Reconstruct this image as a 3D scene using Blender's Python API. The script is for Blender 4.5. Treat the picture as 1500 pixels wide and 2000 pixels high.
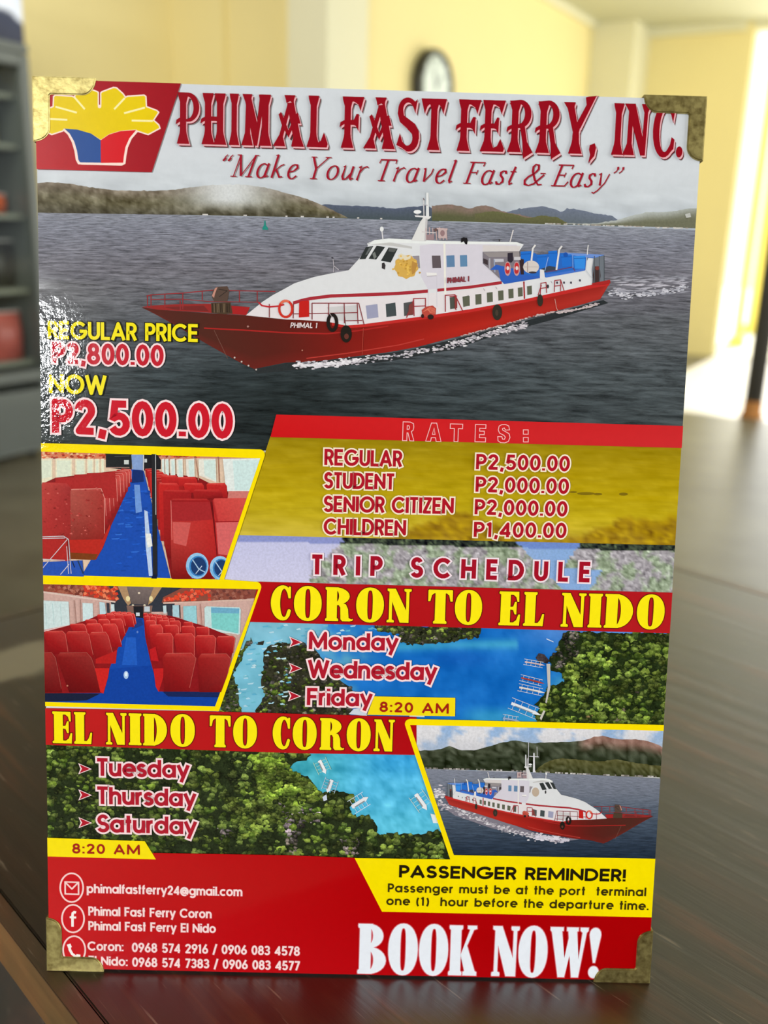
import bpy, bmesh, math, random
import numpy as np
from mathutils import Vector, Matrix, geometry, noise as mnoise

random.seed(7)
for _o in list(bpy.data.objects):
    bpy.data.objects.remove(_o)
SC = bpy.context.scene
COL = SC.collection
PI = math.pi

# ------------------------------------------------------------------ camera
R3 = Matrix(((0.999615955509396, -0.026042195645200467, -0.009473412110440334),
             (-0.0014419498083188412, 0.29251205334049424, -0.9562607486618271),
             (0.02767421673304278, 0.9559071621744996, 0.2923621641589548)))
# columns of R3 are the camera axes in world space
CAM_LOC = Vector((0.00482033, -0.26030808, 0.99910843))
FPX = 1800.0
cam_d = bpy.data.cameras.new('camera')
cam_d.sensor_fit = 'HORIZONTAL'
cam_d.sensor_width = 36.0
cam_d.lens = FPX * 36.0 / 1500.0
cam_d.clip_start = 0.01
cam_d.clip_end = 200
cam_d.dof.use_dof = True
cam_d.dof.focus_distance = 0.304
cam_d.dof.aperture_fstop = 12.0
cam = bpy.data.objects.new('camera', cam_d)
cam.matrix_world = Matrix.Translation(CAM_LOC) @ R3.to_4x4()
COL.objects.link(cam)
SC.camera = cam

# ------------------------------------------------------------------ room axes (the room stands turned against the table sign)
AX = Vector((0.523, 0.852, 0)).normalized()      # along the long walls, away from the viewer
BX = Vector((0.852, -0.523, 0)).normalized()     # across the room, to the right
def rm(a, b, z=0.0):
    return AX * a + BX * b + Vector((0, 0, z))
ROOM_RZ = math.atan2(BX.y, BX.x)                 # local x = BX, local y = AX

# ------------------------------------------------------------------ world, sun, daylight, exposure
w = bpy.data.worlds.new('world'); SC.world = w; w.use_nodes = True
nt = w.node_tree
bg = nt.nodes['Background']
bg.inputs[0].default_value = (0.86, 0.93, 1.0, 1)
bg.inputs[1].default_value = 1.5
sun_d = bpy.data.lights.new('sun', 'SUN'); sun_d.energy = 11.0; sun_d.angle = 0.01
sun_d.color = (1.0, 0.95, 0.82)
sun = bpy.data.objects.new('sun', sun_d); COL.objects.link(sun)
_to = Vector((0.50, 0.85, 0.84)).normalized()     # towards the sun
sun.rotation_euler = _to.to_track_quat('Z', 'Y').to_euler()
sun.location = (3, 12, 8)
def area(name, loc, direction, sx, sy, power, col):
    d = bpy.data.lights.new(name, 'AREA'); d.shape = 'RECTANGLE'; d.size = sx; d.size_y = sy
    d.energy = power; d.color = col
    o = bpy.data.objects.new(name, d); COL.objects.link(o)
    o.location = loc
    o.rotation_euler = (-Vector(direction)).to_track_quat('Z', 'Y').to_euler()
    return o
# daylight entering by the window in the rear wall and by the open right side of the hall
WIN_B0, WIN_B1, WIN_Z0, WIN_Z1 = -0.08, 0.86, 1.68, 2.22
WIN_P, SIDE_P, BACK_P = 146.0, 185.0, 112.0
area('window_daylight', rm(-4.46, (WIN_B0 + WIN_B1) / 2, (WIN_Z0 + WIN_Z1) / 2), AX, WIN_B1 - WIN_B0 - .06, WIN_Z1 - WIN_Z0 - .06, WIN_P, (0.97, 0.99, 1.0))
area('side_daylight', rm(2.6, 4.42, 1.45), -BX, 8.2, 2.3, SIDE_P, (1.0, 0.97, 0.90))
area('doorway_daylight', rm(8.36, 1.3, 1.3), -AX, 5.6, 2.5, BACK_P, (1.0, 0.97, 0.88))
area('wall_fill_light', rm(1.4, -2.3, 2.3), AX, 1.6, 0.4, 34.0, (1.0, 0.97, 0.88))  # unseen fill light without a fixture, added to brighten the left corner wall
SC.view_settings.view_transform = 'Standard'
SC.view_settings.look = 'None'
SC.view_settings.exposure = 0.0
SC.view_settings.gamma = 1.0
SC.view_settings.use_curve_mapping = False
SC.cycles.use_denoising = True
SC.cycles.max_bounces = 8
SC.cycles.sample_clamp_indirect = 6.0

# ------------------------------------------------------------------ helpers
def lin(c):
    c = c / 255.0
    return c / 12.92 if c <= 0.04045 else ((c + 0.055) / 1.055) ** 2.4
def srgb(r, g, b, k=1.0):
    return (lin(r) * k, lin(g) * k, lin(b) * k, 1.0)
def newmat(name):
    m = bpy.data.materials.new(name); m.use_nodes = True
    n = m.node_tree.nodes; l = m.node_tree.links
    return m, n, l, n['Principled BSDF']
def simple(name, rgb, rough=0.5, metal=0.0, spec=0.5, var=0.06, scale=20.0, bump=0.0, bscale=60.0):
    m, n, l, p = newmat(name)
    tc = n.new('ShaderNodeTexCoord')
    nz = n.new('ShaderNodeTexNoise'); nz.inputs['Scale'].default_value = scale; nz.inputs['Detail'].default_value = 4
    l.new(tc.outputs['Object'], nz.inputs['Vector'])
    mr = n.new('ShaderNodeMapRange'); mr.inputs[3].default_value = 1 - var; mr.inputs[4].default_value = 1 + var
    l.new(nz.outputs[0], mr.inputs[0])
    hs = n.new('ShaderNodeVectorMath'); hs.operation = 'SCALE'
    hs.inputs[0].default_value = rgb[:3]
    l.new(mr.outputs[0], hs.inputs['Scale'])
    l.new(hs.outputs[0], p.inputs['Base Color'])
    p.inputs['Roughness'].default_value = rough
    p.inputs['Metallic'].default_value = metal
    p.inputs['Specular IOR Level'].default_value = spec
    if bump:
        b2 = n.new('ShaderNodeTexNoise'); b2.inputs['Scale'].default_value = bscale; b2.inputs['Detail'].default_value = 5
        l.new(tc.outputs['Object'], b2.inputs['Vector'])
        bm_ = n.new('ShaderNodeBump'); bm_.inputs['Strength'].default_value = bump; bm_.inputs['Distance'].default_value = 0.002
        l.new(b2.outputs[0], bm_.inputs['Height']); l.new(bm_.outputs[0], p.inputs['Normal'])
    return m
def meshobj(name, verts, faces, mat, parent=None, smooth=False):
    me = bpy.data.meshes.new(name); me.from_pydata([tuple(v) for v in verts], [], faces); me.update()
    if mat: me.materials.append(mat)
    if smooth:
        for p in me.polygons: p.use_smooth = True
    o = bpy.data.objects.new(name, me); COL.objects.link(o)
    if parent: o.parent = parent
    return o
def bmobj(name, bm, mat, parent=None, smooth=False):
    bmesh.ops.recalc_face_normals(bm, faces=bm.faces)
    me = bpy.data.meshes.new(name); bm.to_mesh(me); bm.free()
    if mat: me.materials.append(mat)
    if smooth:
        for p in me.polygons: p.use_smooth = True
    o = bpy.data.objects.new(name, me); COL.objects.link(o)
    if parent: o.parent = parent
    return o
def addbox(bm, c, s, bev=0.0, rot=None):
    r = bmesh.ops.create_cube(bm, size=1.0)
    vs = r['verts']
    bmesh.ops.scale(bm, vec=Vector(s), verts=vs)
    if bev > 0:
        es = list({e for v in vs for e in v.link_edges})
        rb = bmesh.ops.bevel(bm, geom=es, offset=bev, segments=2, affect='EDGES')
        vs = list({v for f in rb['faces'] for v in f.verts} | {v for v in vs if v.is_valid})
    if rot is not None:
        bmesh.ops.rotate(bm, cent=(0, 0, 0), matrix=rot, verts=vs)
    bmesh.ops.translate(bm, vec=Vector(c), verts=vs)
    return vs
def box(name, c, s, mat, parent=None, bev=0.0, rot=None):
    bm = bmesh.new(); addbox(bm, c, s, bev, rot); return bmobj(name, bm, mat, parent)
def addlathe(bm, prof, seg=28, c=(0, 0, 0)):
    rings = []
    for r, z in prof:
        rings.append([bm.verts.new((c[0] + r * math.cos(2 * PI * i / seg), c[1] + r * math.sin(2 * PI * i / seg), c[2] + z)) for i in range(seg)])
    for a, b in zip(rings, rings[1:]):
        for i in range(seg):
            bm.faces.new((a[i], a[(i + 1) % seg], b[(i + 1) % seg], b[i]))
    bm.faces.new(rings[0][::-1]); bm.faces.new(rings[-1])
def lathe(name, prof, mat, parent=None, seg=28, c=(0, 0, 0)):
    bm = bmesh.new(); addlathe(bm, prof, seg, c)
    o = bmobj(name, bm, mat, parent)
    for p in o.data.polygons: p.use_smooth = len(p.vertices) == 4
    return o
def empty(name, loc, rz=0.0, label=None, cat=None, group=None):
    o = bpy.data.objects.new(name, None); COL.objects.link(o)
    o.location = loc; o.rotation_euler = (0, 0, rz); o.empty_display_size = 0.05
    tag(o, label, cat, group); return o
def tag(o, label=None, cat=None, group=None, kind=None):
    if label: o['label'] = label
    if cat: o['category'] = cat
    if group: o['group'] = group
    if kind: o['kind'] = kind
    return o

def on_ray(px, py, nrm, d):
    dcam = Vector(((px - 750) / FPX, -(py - 1000) / FPX, -1.0))
    dw = R3 @ dcam
    k = (d - nrm.dot(CAM_LOC)) / nrm.dot(dw)
    return CAM_LOC + dw * k
# ------------------------------------------------------------------ room
def wallmat(name, rgb, var=0.04, rough=0.75):
    return simple(name, rgb, rough=rough, var=var, scale=1.6, bump=0.15, bscale=30, spec=0.3)
M_yellow = wallmat('yellow_wall_paint', srgb(243, 228, 166))
M_cream = wallmat('cream_pillar_paint', srgb(232, 228, 196))
M_ceil = wallmat('ceiling_paint', srgb(205, 205, 180))
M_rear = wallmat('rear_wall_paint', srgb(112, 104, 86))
def floor_material():
    m, n, l, p = newmat('polished_concrete_floor')
    tc = n.new('ShaderNodeTexCoord')
    n1 = n.new('ShaderNodeTexNoise'); n1.inputs['Scale'].default_value = 0.9; n1.inputs['Detail'].default_value = 6
    n2 = n.new('ShaderNodeTexNoise'); n2.inputs['Scale'].default_value = 7; n2.inputs['Detail'].default_value = 5
    l.new(tc.outputs['Object'], n1.inputs['Vector']); l.new(tc.outputs['Object'], n2.inputs['Vector'])
    mx = n.new('ShaderNodeMath'); mx.operation = 'MULTIPLY_ADD'; mx.inputs[1].default_value = 0.4
    l.new(n2.outputs[0], mx.inputs[0]); l.new(n1.outputs[0], mx.inputs[2])
    cr = n.new('ShaderNodeValToRGB')
    cr.color_ramp.elements[0].position = 0.45; cr.color_ramp.elements[0].color = srgb(86, 80, 64)
    cr.color_ramp.elements[1].position = 0.95; cr.color_ramp.elements[1].color = srgb(132, 128, 112)
    l.new(mx.outputs[0], cr.inputs[0]); l.new(cr.outputs[0], p.inputs['Base Color'])
    p.inputs['Roughness'].default_value = 0.38; p.inputs['IOR'].default_value = 1.6
    return m
M_floor = floor_material()
M_ground = simple('sunlit_paving', srgb(225, 220, 200), rough=0.8, var=0.05, scale=2)

def rbox(name, a0, a1, b0, b1, z0, z1, mat):
    """box aligned to the room axes, a structure object"""
    c = rm((a0 + a1) / 2, (b0 + b1) / 2, (z0 + z1) / 2)
    o = box(name, (0, 0, 0), (b1 - b0, a1 - a0, z1 - z0), mat)
    o.location = c; o.rotation_euler = (0, 0, ROOM_RZ)
    o['kind'] = 'structure'
    return o
CEIL = 2.70
rbox('floor', -4.6, 8.6, -4.1, 4.6, -0.10, 0.0, M_floor)
rbox('ground', 8.6, 22, -8, 16, -0.12, -0.02, M_ground)
rbox('ceiling', -4.6, 8.55, -4.1, 4.6, CEIL, CEIL + 0.12, M_ceil)
M_unseen_panel = simple('unseen_dark_panel_brown', srgb(62, 48, 36), rough=0.6, var=0.2, scale=6)  # unseen dark panels, added to darken reflections in the table and sign
rbox('dark_reflection_panel', -0.8, 4.10, -3.98, -1.3, CEIL - 0.14, CEIL - 0.02, M_unseen_panel)
rbox('dark_reflection_panel', -4.48, -0.8, -3.98, 4.48, CEIL - 0.14, CEIL - 0.02, M_unseen_panel)
rbox('wall_left', -4.6, 4.32, -4.1, -3.98, 0, CEIL, M_yellow)
# short wall turning back from the left wall to the pillar, seen at the upper left
rbox('wall_corner', 4.17, 4.32, -3.98, -2.85, 0, CEIL, M_yellow)
rbox('trim_1', 4.125, 4.17, -3.98, -3.60, 0, CEIL, M_yellow)
rbox('wall_side', 4.32, 8.42, -2.99, -2.87, 0, CEIL, M_yellow)
rbox('pillar_near', 4.02, 4.40, -3.07, -2.82, 0, CEIL, M_cream)
rbox('pillar_far', 7.97, 8.42, -2.87, -2.51, 0, CEIL, M_cream)
rbox('wall_back', 8.40, 8.55, -2.99, -1.66, 0, CEIL, M_yellow)
rbox('trim_2', 8.34, 8.40, -2.51, -1.72, CEIL - 0.07, CEIL, M_cream)
rbox('wall_lintel', 8.40, 8.55, -1.66, 4.6, CEIL - 0.06, CEIL, M_cream)
rbox('trim_3', 4.32, 7.97, -2.87, -2.83, CEIL - 0.05, CEIL, M_cream)
# side wall on the right is mostly open
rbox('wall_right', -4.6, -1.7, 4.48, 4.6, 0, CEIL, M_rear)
rbox('wall_right_parapet', -1.7, 8.55, 4.48, 4.6, 0, 0.30, M_cream)
# rear wall with the window
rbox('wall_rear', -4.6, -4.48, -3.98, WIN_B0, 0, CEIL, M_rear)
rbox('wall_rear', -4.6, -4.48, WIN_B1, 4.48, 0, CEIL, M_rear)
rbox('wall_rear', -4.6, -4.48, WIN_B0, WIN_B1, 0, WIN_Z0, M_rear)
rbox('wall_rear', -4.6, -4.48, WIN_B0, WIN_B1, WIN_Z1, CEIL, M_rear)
M_frame = simple('white_window_frame', srgb(225, 225, 220), rough=0.5)
wf = rbox('window_1', -4.56, -4.50, WIN_B0 + .02, WIN_B1 - .02, WIN_Z0 - .03, WIN_Z0 + .02, M_frame)
for k in range(3):
    bb = WIN_B0 + (WIN_B1 - WIN_B0) * (0.0 + k * 0.5)
    ch = box('mullion', (bb - (WIN_B0 + WIN_B1) / 2, 0, (WIN_Z1 - WIN_Z0) / 2), (0.05, 0.05, WIN_Z1 - WIN_Z0), M_frame, wf)
ch = box('window_head', (0, 0, WIN_Z1 - WIN_Z0), (WIN_B1 - WIN_B0, 0.05, 0.05), M_frame, wf)

# steel post on the right, rusty at its foot
M_post = simple('dark_steel_paint', srgb(70, 68, 66), rough=0.5, var=0.15, scale=8)
M_rust = simple('rust_orange_foot', srgb(178, 120, 62), rough=0.8, var=0.3, scale=14)
t = empty('steel_post', (2.215, 5.12, 0), 0, 'dark steel post with a rusty foot standing at the edge of the sunlit floor', 'post')
lathe('shaft', [(0.052, 0.10), (0.052, CEIL - 0.01)], M_post, t)
lathe('foot', [(0.068, 0.0), (0.068, 0.012), (0.055, 0.03), (0.054, 0.10)], M_rust, t)
lathe('collar', [(0.060, CEIL - 0.05), (0.060, CEIL - 0.001)], M_post, t)
# pale posts outside in the sun
M_out = simple('pale_yellow_outdoor_paint', srgb(240, 222, 110), rough=0.8)
for k, (aa, bb, wd) in enumerate(((9.6, on_ray(1470, 440, AX, 9.6).dot(BX), 0.07), (11.2, on_ray(1496, 440, AX, 11.2).dot(BX), 0.10))):
    t = empty('porch_column', rm(aa, bb, -0.02), ROOM_RZ,
              ('slim pale yellow porch column just outside the doorway', 'pale yellow porch column farther out behind the nearer one')[k], 'column', 'porch columns')
    box('shaft', (0, 0, 1.35), (wd, wd, 2.5), M_out, t, 0.008)
    box('base_block', (0, 0, 0.05), (wd + .06, wd + .06, 0.10), M_out, t, 0.006)
    box('capital', (0, 0, 2.64), (wd + .05, wd + .05, 0.08), M_out, t, 0.006)

# wall clock
M_black = simple('black_plastic', srgb(42, 42, 36), rough=0.45)
M_face = simple('clock_face', srgb(240, 242, 232), rough=0.5)
M_glass = simple('thin_glass', (0.9, 0.95, 0.95), rough=0.05)
def make_glass(name, alpha=0.12, tint=(0.95, 0.97, 0.96)):
    m, n, l, p = newmat(name)
    out = n['Material Output']
    tr = n.new('ShaderNodeBsdfTransparent'); tr.inputs[0].default_value = (*tint, 1)
    gl = n.new('ShaderNodeBsdfGlossy'); gl.inputs['Roughness'].default_value = 0.06
    fr = n.new('ShaderNodeFresnel'); fr.inputs[0].default_value = 1.3
    mx = n.new('ShaderNodeMixShader')
    ge = n.new('ShaderNodeNewGeometry'); iv = n.new('ShaderNodeMath'); iv.operation = 'SUBTRACT'; iv.inputs[0].default_value = 1.0
    l.new(ge.outputs['Backfacing'], iv.inputs[1]); ml = n.new('ShaderNodeMath'); ml.operation = 'MULTIPLY'
    l.new(fr.outputs[0], ml.inputs[0]); l.new(iv.outputs[0], ml.inputs[1])
    l.new(ml.outputs[0], mx.inputs[0]); l.new(tr.outputs[0], mx.inputs[1]); l.new(gl.outputs[0], mx.inputs[2])
    l.new(mx.outputs[0], out.inputs['Surface'])
    return m
M_pane = make_glass('clear_pane')
# centre on the side wall: b = -2.87 plane
ck = empty('wall_clock', Vector((0.0, 0.0, 0.0)), 0, 'round wall clock with thick black rim on the yellow wall', 'clock')
ck.rotation_euler = (0, 0, ROOM_RZ)
ck.location = on_ray(835, 172, BX, -2.87)
ang = [2 * PI * i / 40 for i in range(40)]
def xlathe(name, prof, mat, parent, seg=40):
    bm = bmesh.new(); addlathe(bm, prof, seg)
    bmesh.ops.rotate(bm, cent=(0, 0, 0), matrix=Matrix.Rotation(PI / 2, 3, 'Y'), verts=bm.verts)
    o = bmobj(name, bm, mat, parent)
    for p in o.data.polygons: p.use_smooth = len(p.vertices) == 4
    return o
xlathe('case', [(0.20, 0.0), (0.215, 0.02), (0.215, 0.06), (0.205, 0.075), (0.185, 0.075), (0.182, 0.055)], M_black, ck)
xlathe('dial', [(0.181, 0.052), (0.181, 0.056)], M_face, ck)
for k in range(12):
    a_ = k * PI / 6
    box('hour_mark', (0.058, 0.155 * math.sin(a_), 0.155 * math.cos(a_)), (0.003, 0.010, 0.026), M_black, ck,
        rot=None).rotation_euler = (0, 0, 0)
box('hour_hand', (0.061, 0.03, 0.035), (0.003, 0.010, 0.10), M_black, ck, rot=Matrix.Rotation(-0.7, 3, 'X'))
box('minute_hand', (0.064, -0.02, 0.05), (0.003, 0.008, 0.15), M_black, ck, rot=Matrix.Rotation(0.4, 3, 'X'))
xlathe('glass_cover', [(0.182, 0.068), (0.182, 0.070)], M_pane, ck)

# ------------------------------------------------------------------ display fridge at the left
M_fgrey = simple('fridge_grey_enamel', srgb(94, 99, 94), rough=0.4, var=0.04)
M_fdark = simple('fridge_interior', srgb(66, 64, 48), rough=0.6)
M_hdr = None
F1 = on_ray(116, 886, Vector((0, 0, 1)), 0.0)       # far front corner on the floor
FW, FD, FH = 0.66, 0.60, 1.98
fr = empty('display_fridge', F1 - AX * (FW / 2) - BX * (FD / 2), ROOM_RZ, 'tall grey glass-door display fridge at the left edge', 'fridge')
# local: x = BX (front is +x), y = AX
def fb(name, x0, x1, y0, y1, z0, z1, mat, parent=fr, bev=0.004):
    return box(name, ((x0 + x1) / 2, (y0 + y1) / 2, (z0 + z1) / 2), (x1 - x0, y1 - y0, z1 - z0), mat, parent, bev)
hx, hy = FD / 2, FW / 2
fb('side_panel', -hx, hx - .04, -hy, -hy + .03, .12, FH, M_fgrey)
fb('side_panel', -hx, hx - .04, hy - .03, hy, .12, FH, M_fgrey)
fb('back_panel', -hx, -hx + .03, -hy + .03, hy - .03, .12, FH, M_fdark)
fb('top_panel', -hx + .03, hx - .04, -hy + .03, hy - .03, FH - .04, FH, M_fgrey)
base = fb('base_grille', -hx, hx - .02, -hy, hy, .03, .30, M_fgrey)
for k in range(6):
    fb('louvre', hx - .02, hx - .006, -hy + .05, hy - .05, .06 + k * .036, .078 + k * .036, M_fgrey, base, .002)
for sy in (-1, 1):
    for sx in (-1, 1):
        lathe('foot', [(0.02, 0.0), (0.02, 0.03)], M_black, fr, 12, (sx * (hx - .08), sy * (hy - .08), 0))
dr = empty('door', (0, 0, 0)); dr.parent = fr
DZ0, DZ1 = .34, 1.625
door = fb('door', hx - .04, hx, -hy, -hy + .045, DZ0, DZ1, M_fgrey)
bpy.data.objects.remove(dr)
door.name = 'door'
fb('door_rail', hx - .04, hx, hy - .045, hy, DZ0, DZ1, M_fgrey, door)
fb('door_rail', hx - .04, hx, -hy + .045, hy - .045, DZ1 - .045, DZ1, M_fgrey, door)
fb('door_rail', hx - .04, hx, -hy + .045, hy - .045, DZ0, DZ0 + .045, M_fgrey, door)
fb('pane', hx - .026, hx - .018, -hy + .045, hy - .045, DZ0 + .045, DZ1 - .045, M_pane, door, 0)
fb('handle', hx, hx + .02, -hy + .012, -hy + .03, .8, 1.15, M_black, door, .004)
M_shelf = simple('white_wire_shelf', srgb(124, 126, 112), rough=0.5)
SHZ = [.40, .70, 1.00, 1.27, 1.46]
for z in SHZ:
    fb('shelf', -hx + .04, hx - .06, -hy + .035, hy - .035, z, z + .02, M_shelf)
# header sign with abstract print
def header_material():
    m, n, l, p = newmat('header_print')
    tc = n.new('ShaderNodeTexCoord'); sp = n.new('ShaderNodeSeparateXYZ'); l.new(tc.outputs['Object'], sp.inputs[0])
    nz = n.new('ShaderNodeTexNoise'); nz.inputs['Scale'].default_value = 9; l.new(tc.outputs['Object'], nz.inputs['Vector'])
    ad = n.new('ShaderNodeMath'); ad.operation = 'MULTIPLY_ADD'; ad.inputs[1].default_value = 0.12
    l.new(nz.outputs[0], ad.inputs[0]); l.new(sp.outputs[2], ad.inputs[2])
    ad2 = n.new('ShaderNodeMath'); ad2.operation = 'MULTIPLY_ADD'; ad2.inputs[1].default_value = 0.35
    l.new(sp.outputs[1], ad2.inputs[0]); l.new(ad.outputs[0], ad2.inputs[2])
    mr = n.new('ShaderNodeMapRange'); mr.inputs[1].default_value = 1.80; mr.inputs[2].default_value = 2.18
    l.new(ad2.outputs[0], mr.inputs[0])
    cr = n.new('ShaderNodeValToRGB'); cr.color_ramp.interpolation = 'EASE'
    e = cr.color_ramp.elements
    e[0].position = 0.0; e[0].color = srgb(28, 34, 58)
    e[1].position = 1.0; e[1].color = srgb(190, 70, 90)
    for pos, c in ((.25, (36, 44, 70)), (.32, (215, 222, 235)), (.52, (205, 214, 232)), (.58, (70, 100, 170)), (.75, (60, 90, 165)), (.85, (180, 60, 80))):
        q = e.new(pos); q.color = srgb(*c)
    l.new(mr.outputs[0], cr.inputs[0]); l.new(cr.outputs[0], p.inputs['Base Color'])
    p.inputs['Roughness'].default_value = 0.35
    return m
M_hdr = header_material()
fb('header_sign', hx - .04, hx, -hy + .012, hy - .012, DZ1 + .035, FH, M_hdr)
fb('header_frame', hx - .045, hx + .004, -hy, hy, DZ1 + .004, DZ1 + .035, M_fgrey)

def bottle(loc, rgb, cap, h, r, label):
    t_ = empty('bottle', loc, 0, label, 'bottle', 'drinks in the fridge')
    mb = simple('bottle_plastic', rgb, rough=0.3, var=.1)
    lathe('body', [(r * .92, 0), (r, h * .04), (r, h * .62), (r * .85, h * .74), (r * .38, h * .90), (r * .38, h * .95)], mb, t_, 18)
    lathe('cap', [(r * .45, h * .95), (r * .45, h)], simple('cap_plastic', cap, rough=0.4), t_, 14)
    return t_
def fpos(x, y, z):
    return fr.location + BX * x + AX * y + Vector((0, 0, z))
names = ['amber bottle on the top shelf of the fridge', 'green bottle on the top shelf of the fridge',
         'orange bottle lying back on the third fridge shelf']
bottle(fpos(.14, .10, 1.481), srgb(150, 110, 60), srgb(120, 40, 40), .12, .03, 'short amber bottle on the topmost fridge shelf')
bottle(fpos(.12, .23, 1.481), srgb(205, 150, 110), srgb(220, 220, 210), .12, .034, 'short peach coloured bottle at the door side of the topmost fridge shelf')
bottle(fpos(.13, .24, 1.291), srgb(170, 155, 105), srgb(210, 205, 190), .15, .032, 'tan bottle on the second fridge shelf from the top')
def pouch(loc, rgb, s, label):
    t_ = empty('snack_pack', loc, ROOM_RZ, label, 'pack', 'packs in the fridge')
    bm = bmesh.new()
    nx, nz = 8, 8
    for side in (1, -1):
        g = [[bm.verts.new((side * s[0] / 2 * math.sin(PI * i / nx) ** .6 * math.sin(PI * min(max(j, .35), nz - .35) / nz) ** .5, -s[1] / 2 + s[1] * i / nx, s[2] * j / nz)) for i in range(nx + 1)] for j in range(nz + 1)]
        for j in range(nz):
            for i in range(nx):
                bm.faces.new((g[j][i], g[j][i + 1], g[j + 1][i + 1], g[j + 1][i]))
    bmesh.ops.remove_doubles(bm, verts=bm.verts, dist=1e-5)
    bmobj('pouch', bm, simple('pack_foil', rgb, rough=0.35, var=.3, scale=30), t_, True)
    box('seal_strip', (0, 0, s[2]), (0.004, s[1], 0.012), simple('seal_foil', srgb(210, 205, 200), rough=.4), t_)
    return t_
pouch(fpos(.14, .20, 1.021), srgb(215, 95, 35), (.10, .17, .075), 'low orange pack on the middle fridge shelf')
pouch(fpos(.15, .19, .721), srgb(30, 30, 28), (.10, .20, .19), 'black pack on the fridge shelf below the orange one')
pouch(fpos(.17, .195, .421), srgb(178, 84, 74), (.12, .18, .20), 'red and white pack on the bottom fridge shelf')
pouch(fpos(.17, .02, .421), srgb(190, 110, 100), (.12, .16, .20), 'faded red pack beside the red and white one on the bottom fridge shelf')

# ------------------------------------------------------------------ table
TZ = 0.75
E1 = Vector((0.692, -0.722, 0)).normalized(); E2 = Vector((0.722, 0.692, 0)).normalized()
N0 = -0.0785; N1 = 0.478; L0 = -0.386; L1 = 0.95
TRZ = math.atan2(E1.y, E1.x)
def wood(name, c0, c1, c2, rough=0.3, gscale=1.0):
    m, n, l, p = newmat(name)
    tc = n.new('ShaderNodeTexCoord')
    mp = n.new('ShaderNodeMapping'); mp.inputs['Scale'].default_value = (3.0 * gscale, 42.0 * gscale, 30.0)
    l.new(tc.outputs['Object'], mp.inputs['Vector'])
    nz = n.new('ShaderNodeTexNoise'); nz.inputs['Scale'].default_value = 2.0; nz.inputs['Detail'].default_value = 8; nz.inputs['Roughness'].default_value = 0.65
    nz.inputs['Distortion'].default_value = 0.6
    l.new(mp.outputs[0], nz.inputs['Vector'])
    cr = n.new('ShaderNodeValToRGB'); e = cr.color_ramp.elements
    e[0].position = 0.30; e[0].color = c0
    e[1].position = 0.74; e[1].color = c2
    q = e.new(0.52); q.color = c1
    l.new(nz.outputs[0], cr.inputs[0])
    # fine pale scratches along the grain
    mp2 = n.new('ShaderNodeMapping'); mp2.inputs['Scale'].default_value = (22.0, 330.0, 30.0); mp2.inputs['Rotation'].default_value = (0, 0, 0.06)
    l.new(tc.outputs['Object'], mp2.inputs['Vector'])
    n2 = n.new('ShaderNodeTexNoise'); n2.inputs['Scale'].default_value = 1.6; n2.inputs['Detail'].default_value = 3
    l.new(mp2.outputs[0], n2.inputs['Vector'])
    r2 = n.new('ShaderNodeMapRange'); r2.inputs[1].default_value = 0.655; r2.inputs[2].default_value = 0.74; r2.inputs[4].default_value = 0.5
    l.new(n2.outputs[0], r2.inputs[0])
    # broad patches: reddish where the varnish is thin, greenish black where it is stained
    mp3 = n.new('ShaderNodeMapping'); mp3.inputs['Scale'].default_value = (7.0, 22.0, 9.0); l.new(tc.outputs['Object'], mp3.inputs['Vector'])
    n3 = n.new('ShaderNodeTexNoise'); n3.inputs['Scale'].default_value = 1.3; n3.inputs['Detail'].default_value = 4; l.new(mp3.outputs[0], n3.inputs['Vector'])
    c3 = n.new('ShaderNodeValToRGB'); e3_ = c3.color_ramp.elements
    e3_[0].position = 0.36; e3_[0].color = (0.40, 0.60, 0.45, 1); e3_[1].position = 0.64; e3_[1].color = (2.1, 1.3, 0.8, 1); q3 = e3_.new(0.5); q3.color = (1, 1, 1, 1)
    l.new(n3.outputs[0], c3.inputs[0])
    m3 = n.new('ShaderNodeMixRGB'); m3.blend_type = 'MULTIPLY'; m3.inputs[0].default_value = 1.0
    l.new(cr.outputs[0], m3.inputs[1]); l.new(c3.outputs[0], m3.inputs[2])
    mx = n.new('ShaderNodeMixRGB'); mx.inputs[2].default_value = srgb(170, 150, 130)
    l.new(r2.outputs[0], mx.inputs[0]); l.new(m3.outputs[0], mx.inputs[1])
    p.inputs['Coat Weight'].default_value = 1.0; p.inputs['Coat Roughness'].default_value = 0.34; p.inputs['Coat IOR'].default_value = 1.9
    l.new(mx.outputs[0], p.inputs['Base Color'])
    rr = n.new('ShaderNodeMapRange'); rr.inputs[3].default_value = rough * 0.75; rr.inputs[4].default_value = rough * 1.5
    l.new(nz.outputs[0], rr.inputs[0]); l.new(rr.outputs[0], p.inputs['Roughness'])
    bp = n.new('ShaderNodeBump'); bp.inputs['Strength'].default_value = 0.32; bp.inputs['Distance'].default_value = 0.0008
    l.new(nz.outputs[0], bp.inputs['Height']); l.new(bp.outputs[0], p.inputs['Normal']); l.new(bp.outputs[0], p.inputs['Coat Normal'])
    return m, n, l, p, mx, tc
M_top, n_, l_, p_, mx_, tc_ = wood('dark_varnished_wood', srgb(18, 8, 4), srgb(38, 19, 10), srgb(92, 54, 30))
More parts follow.
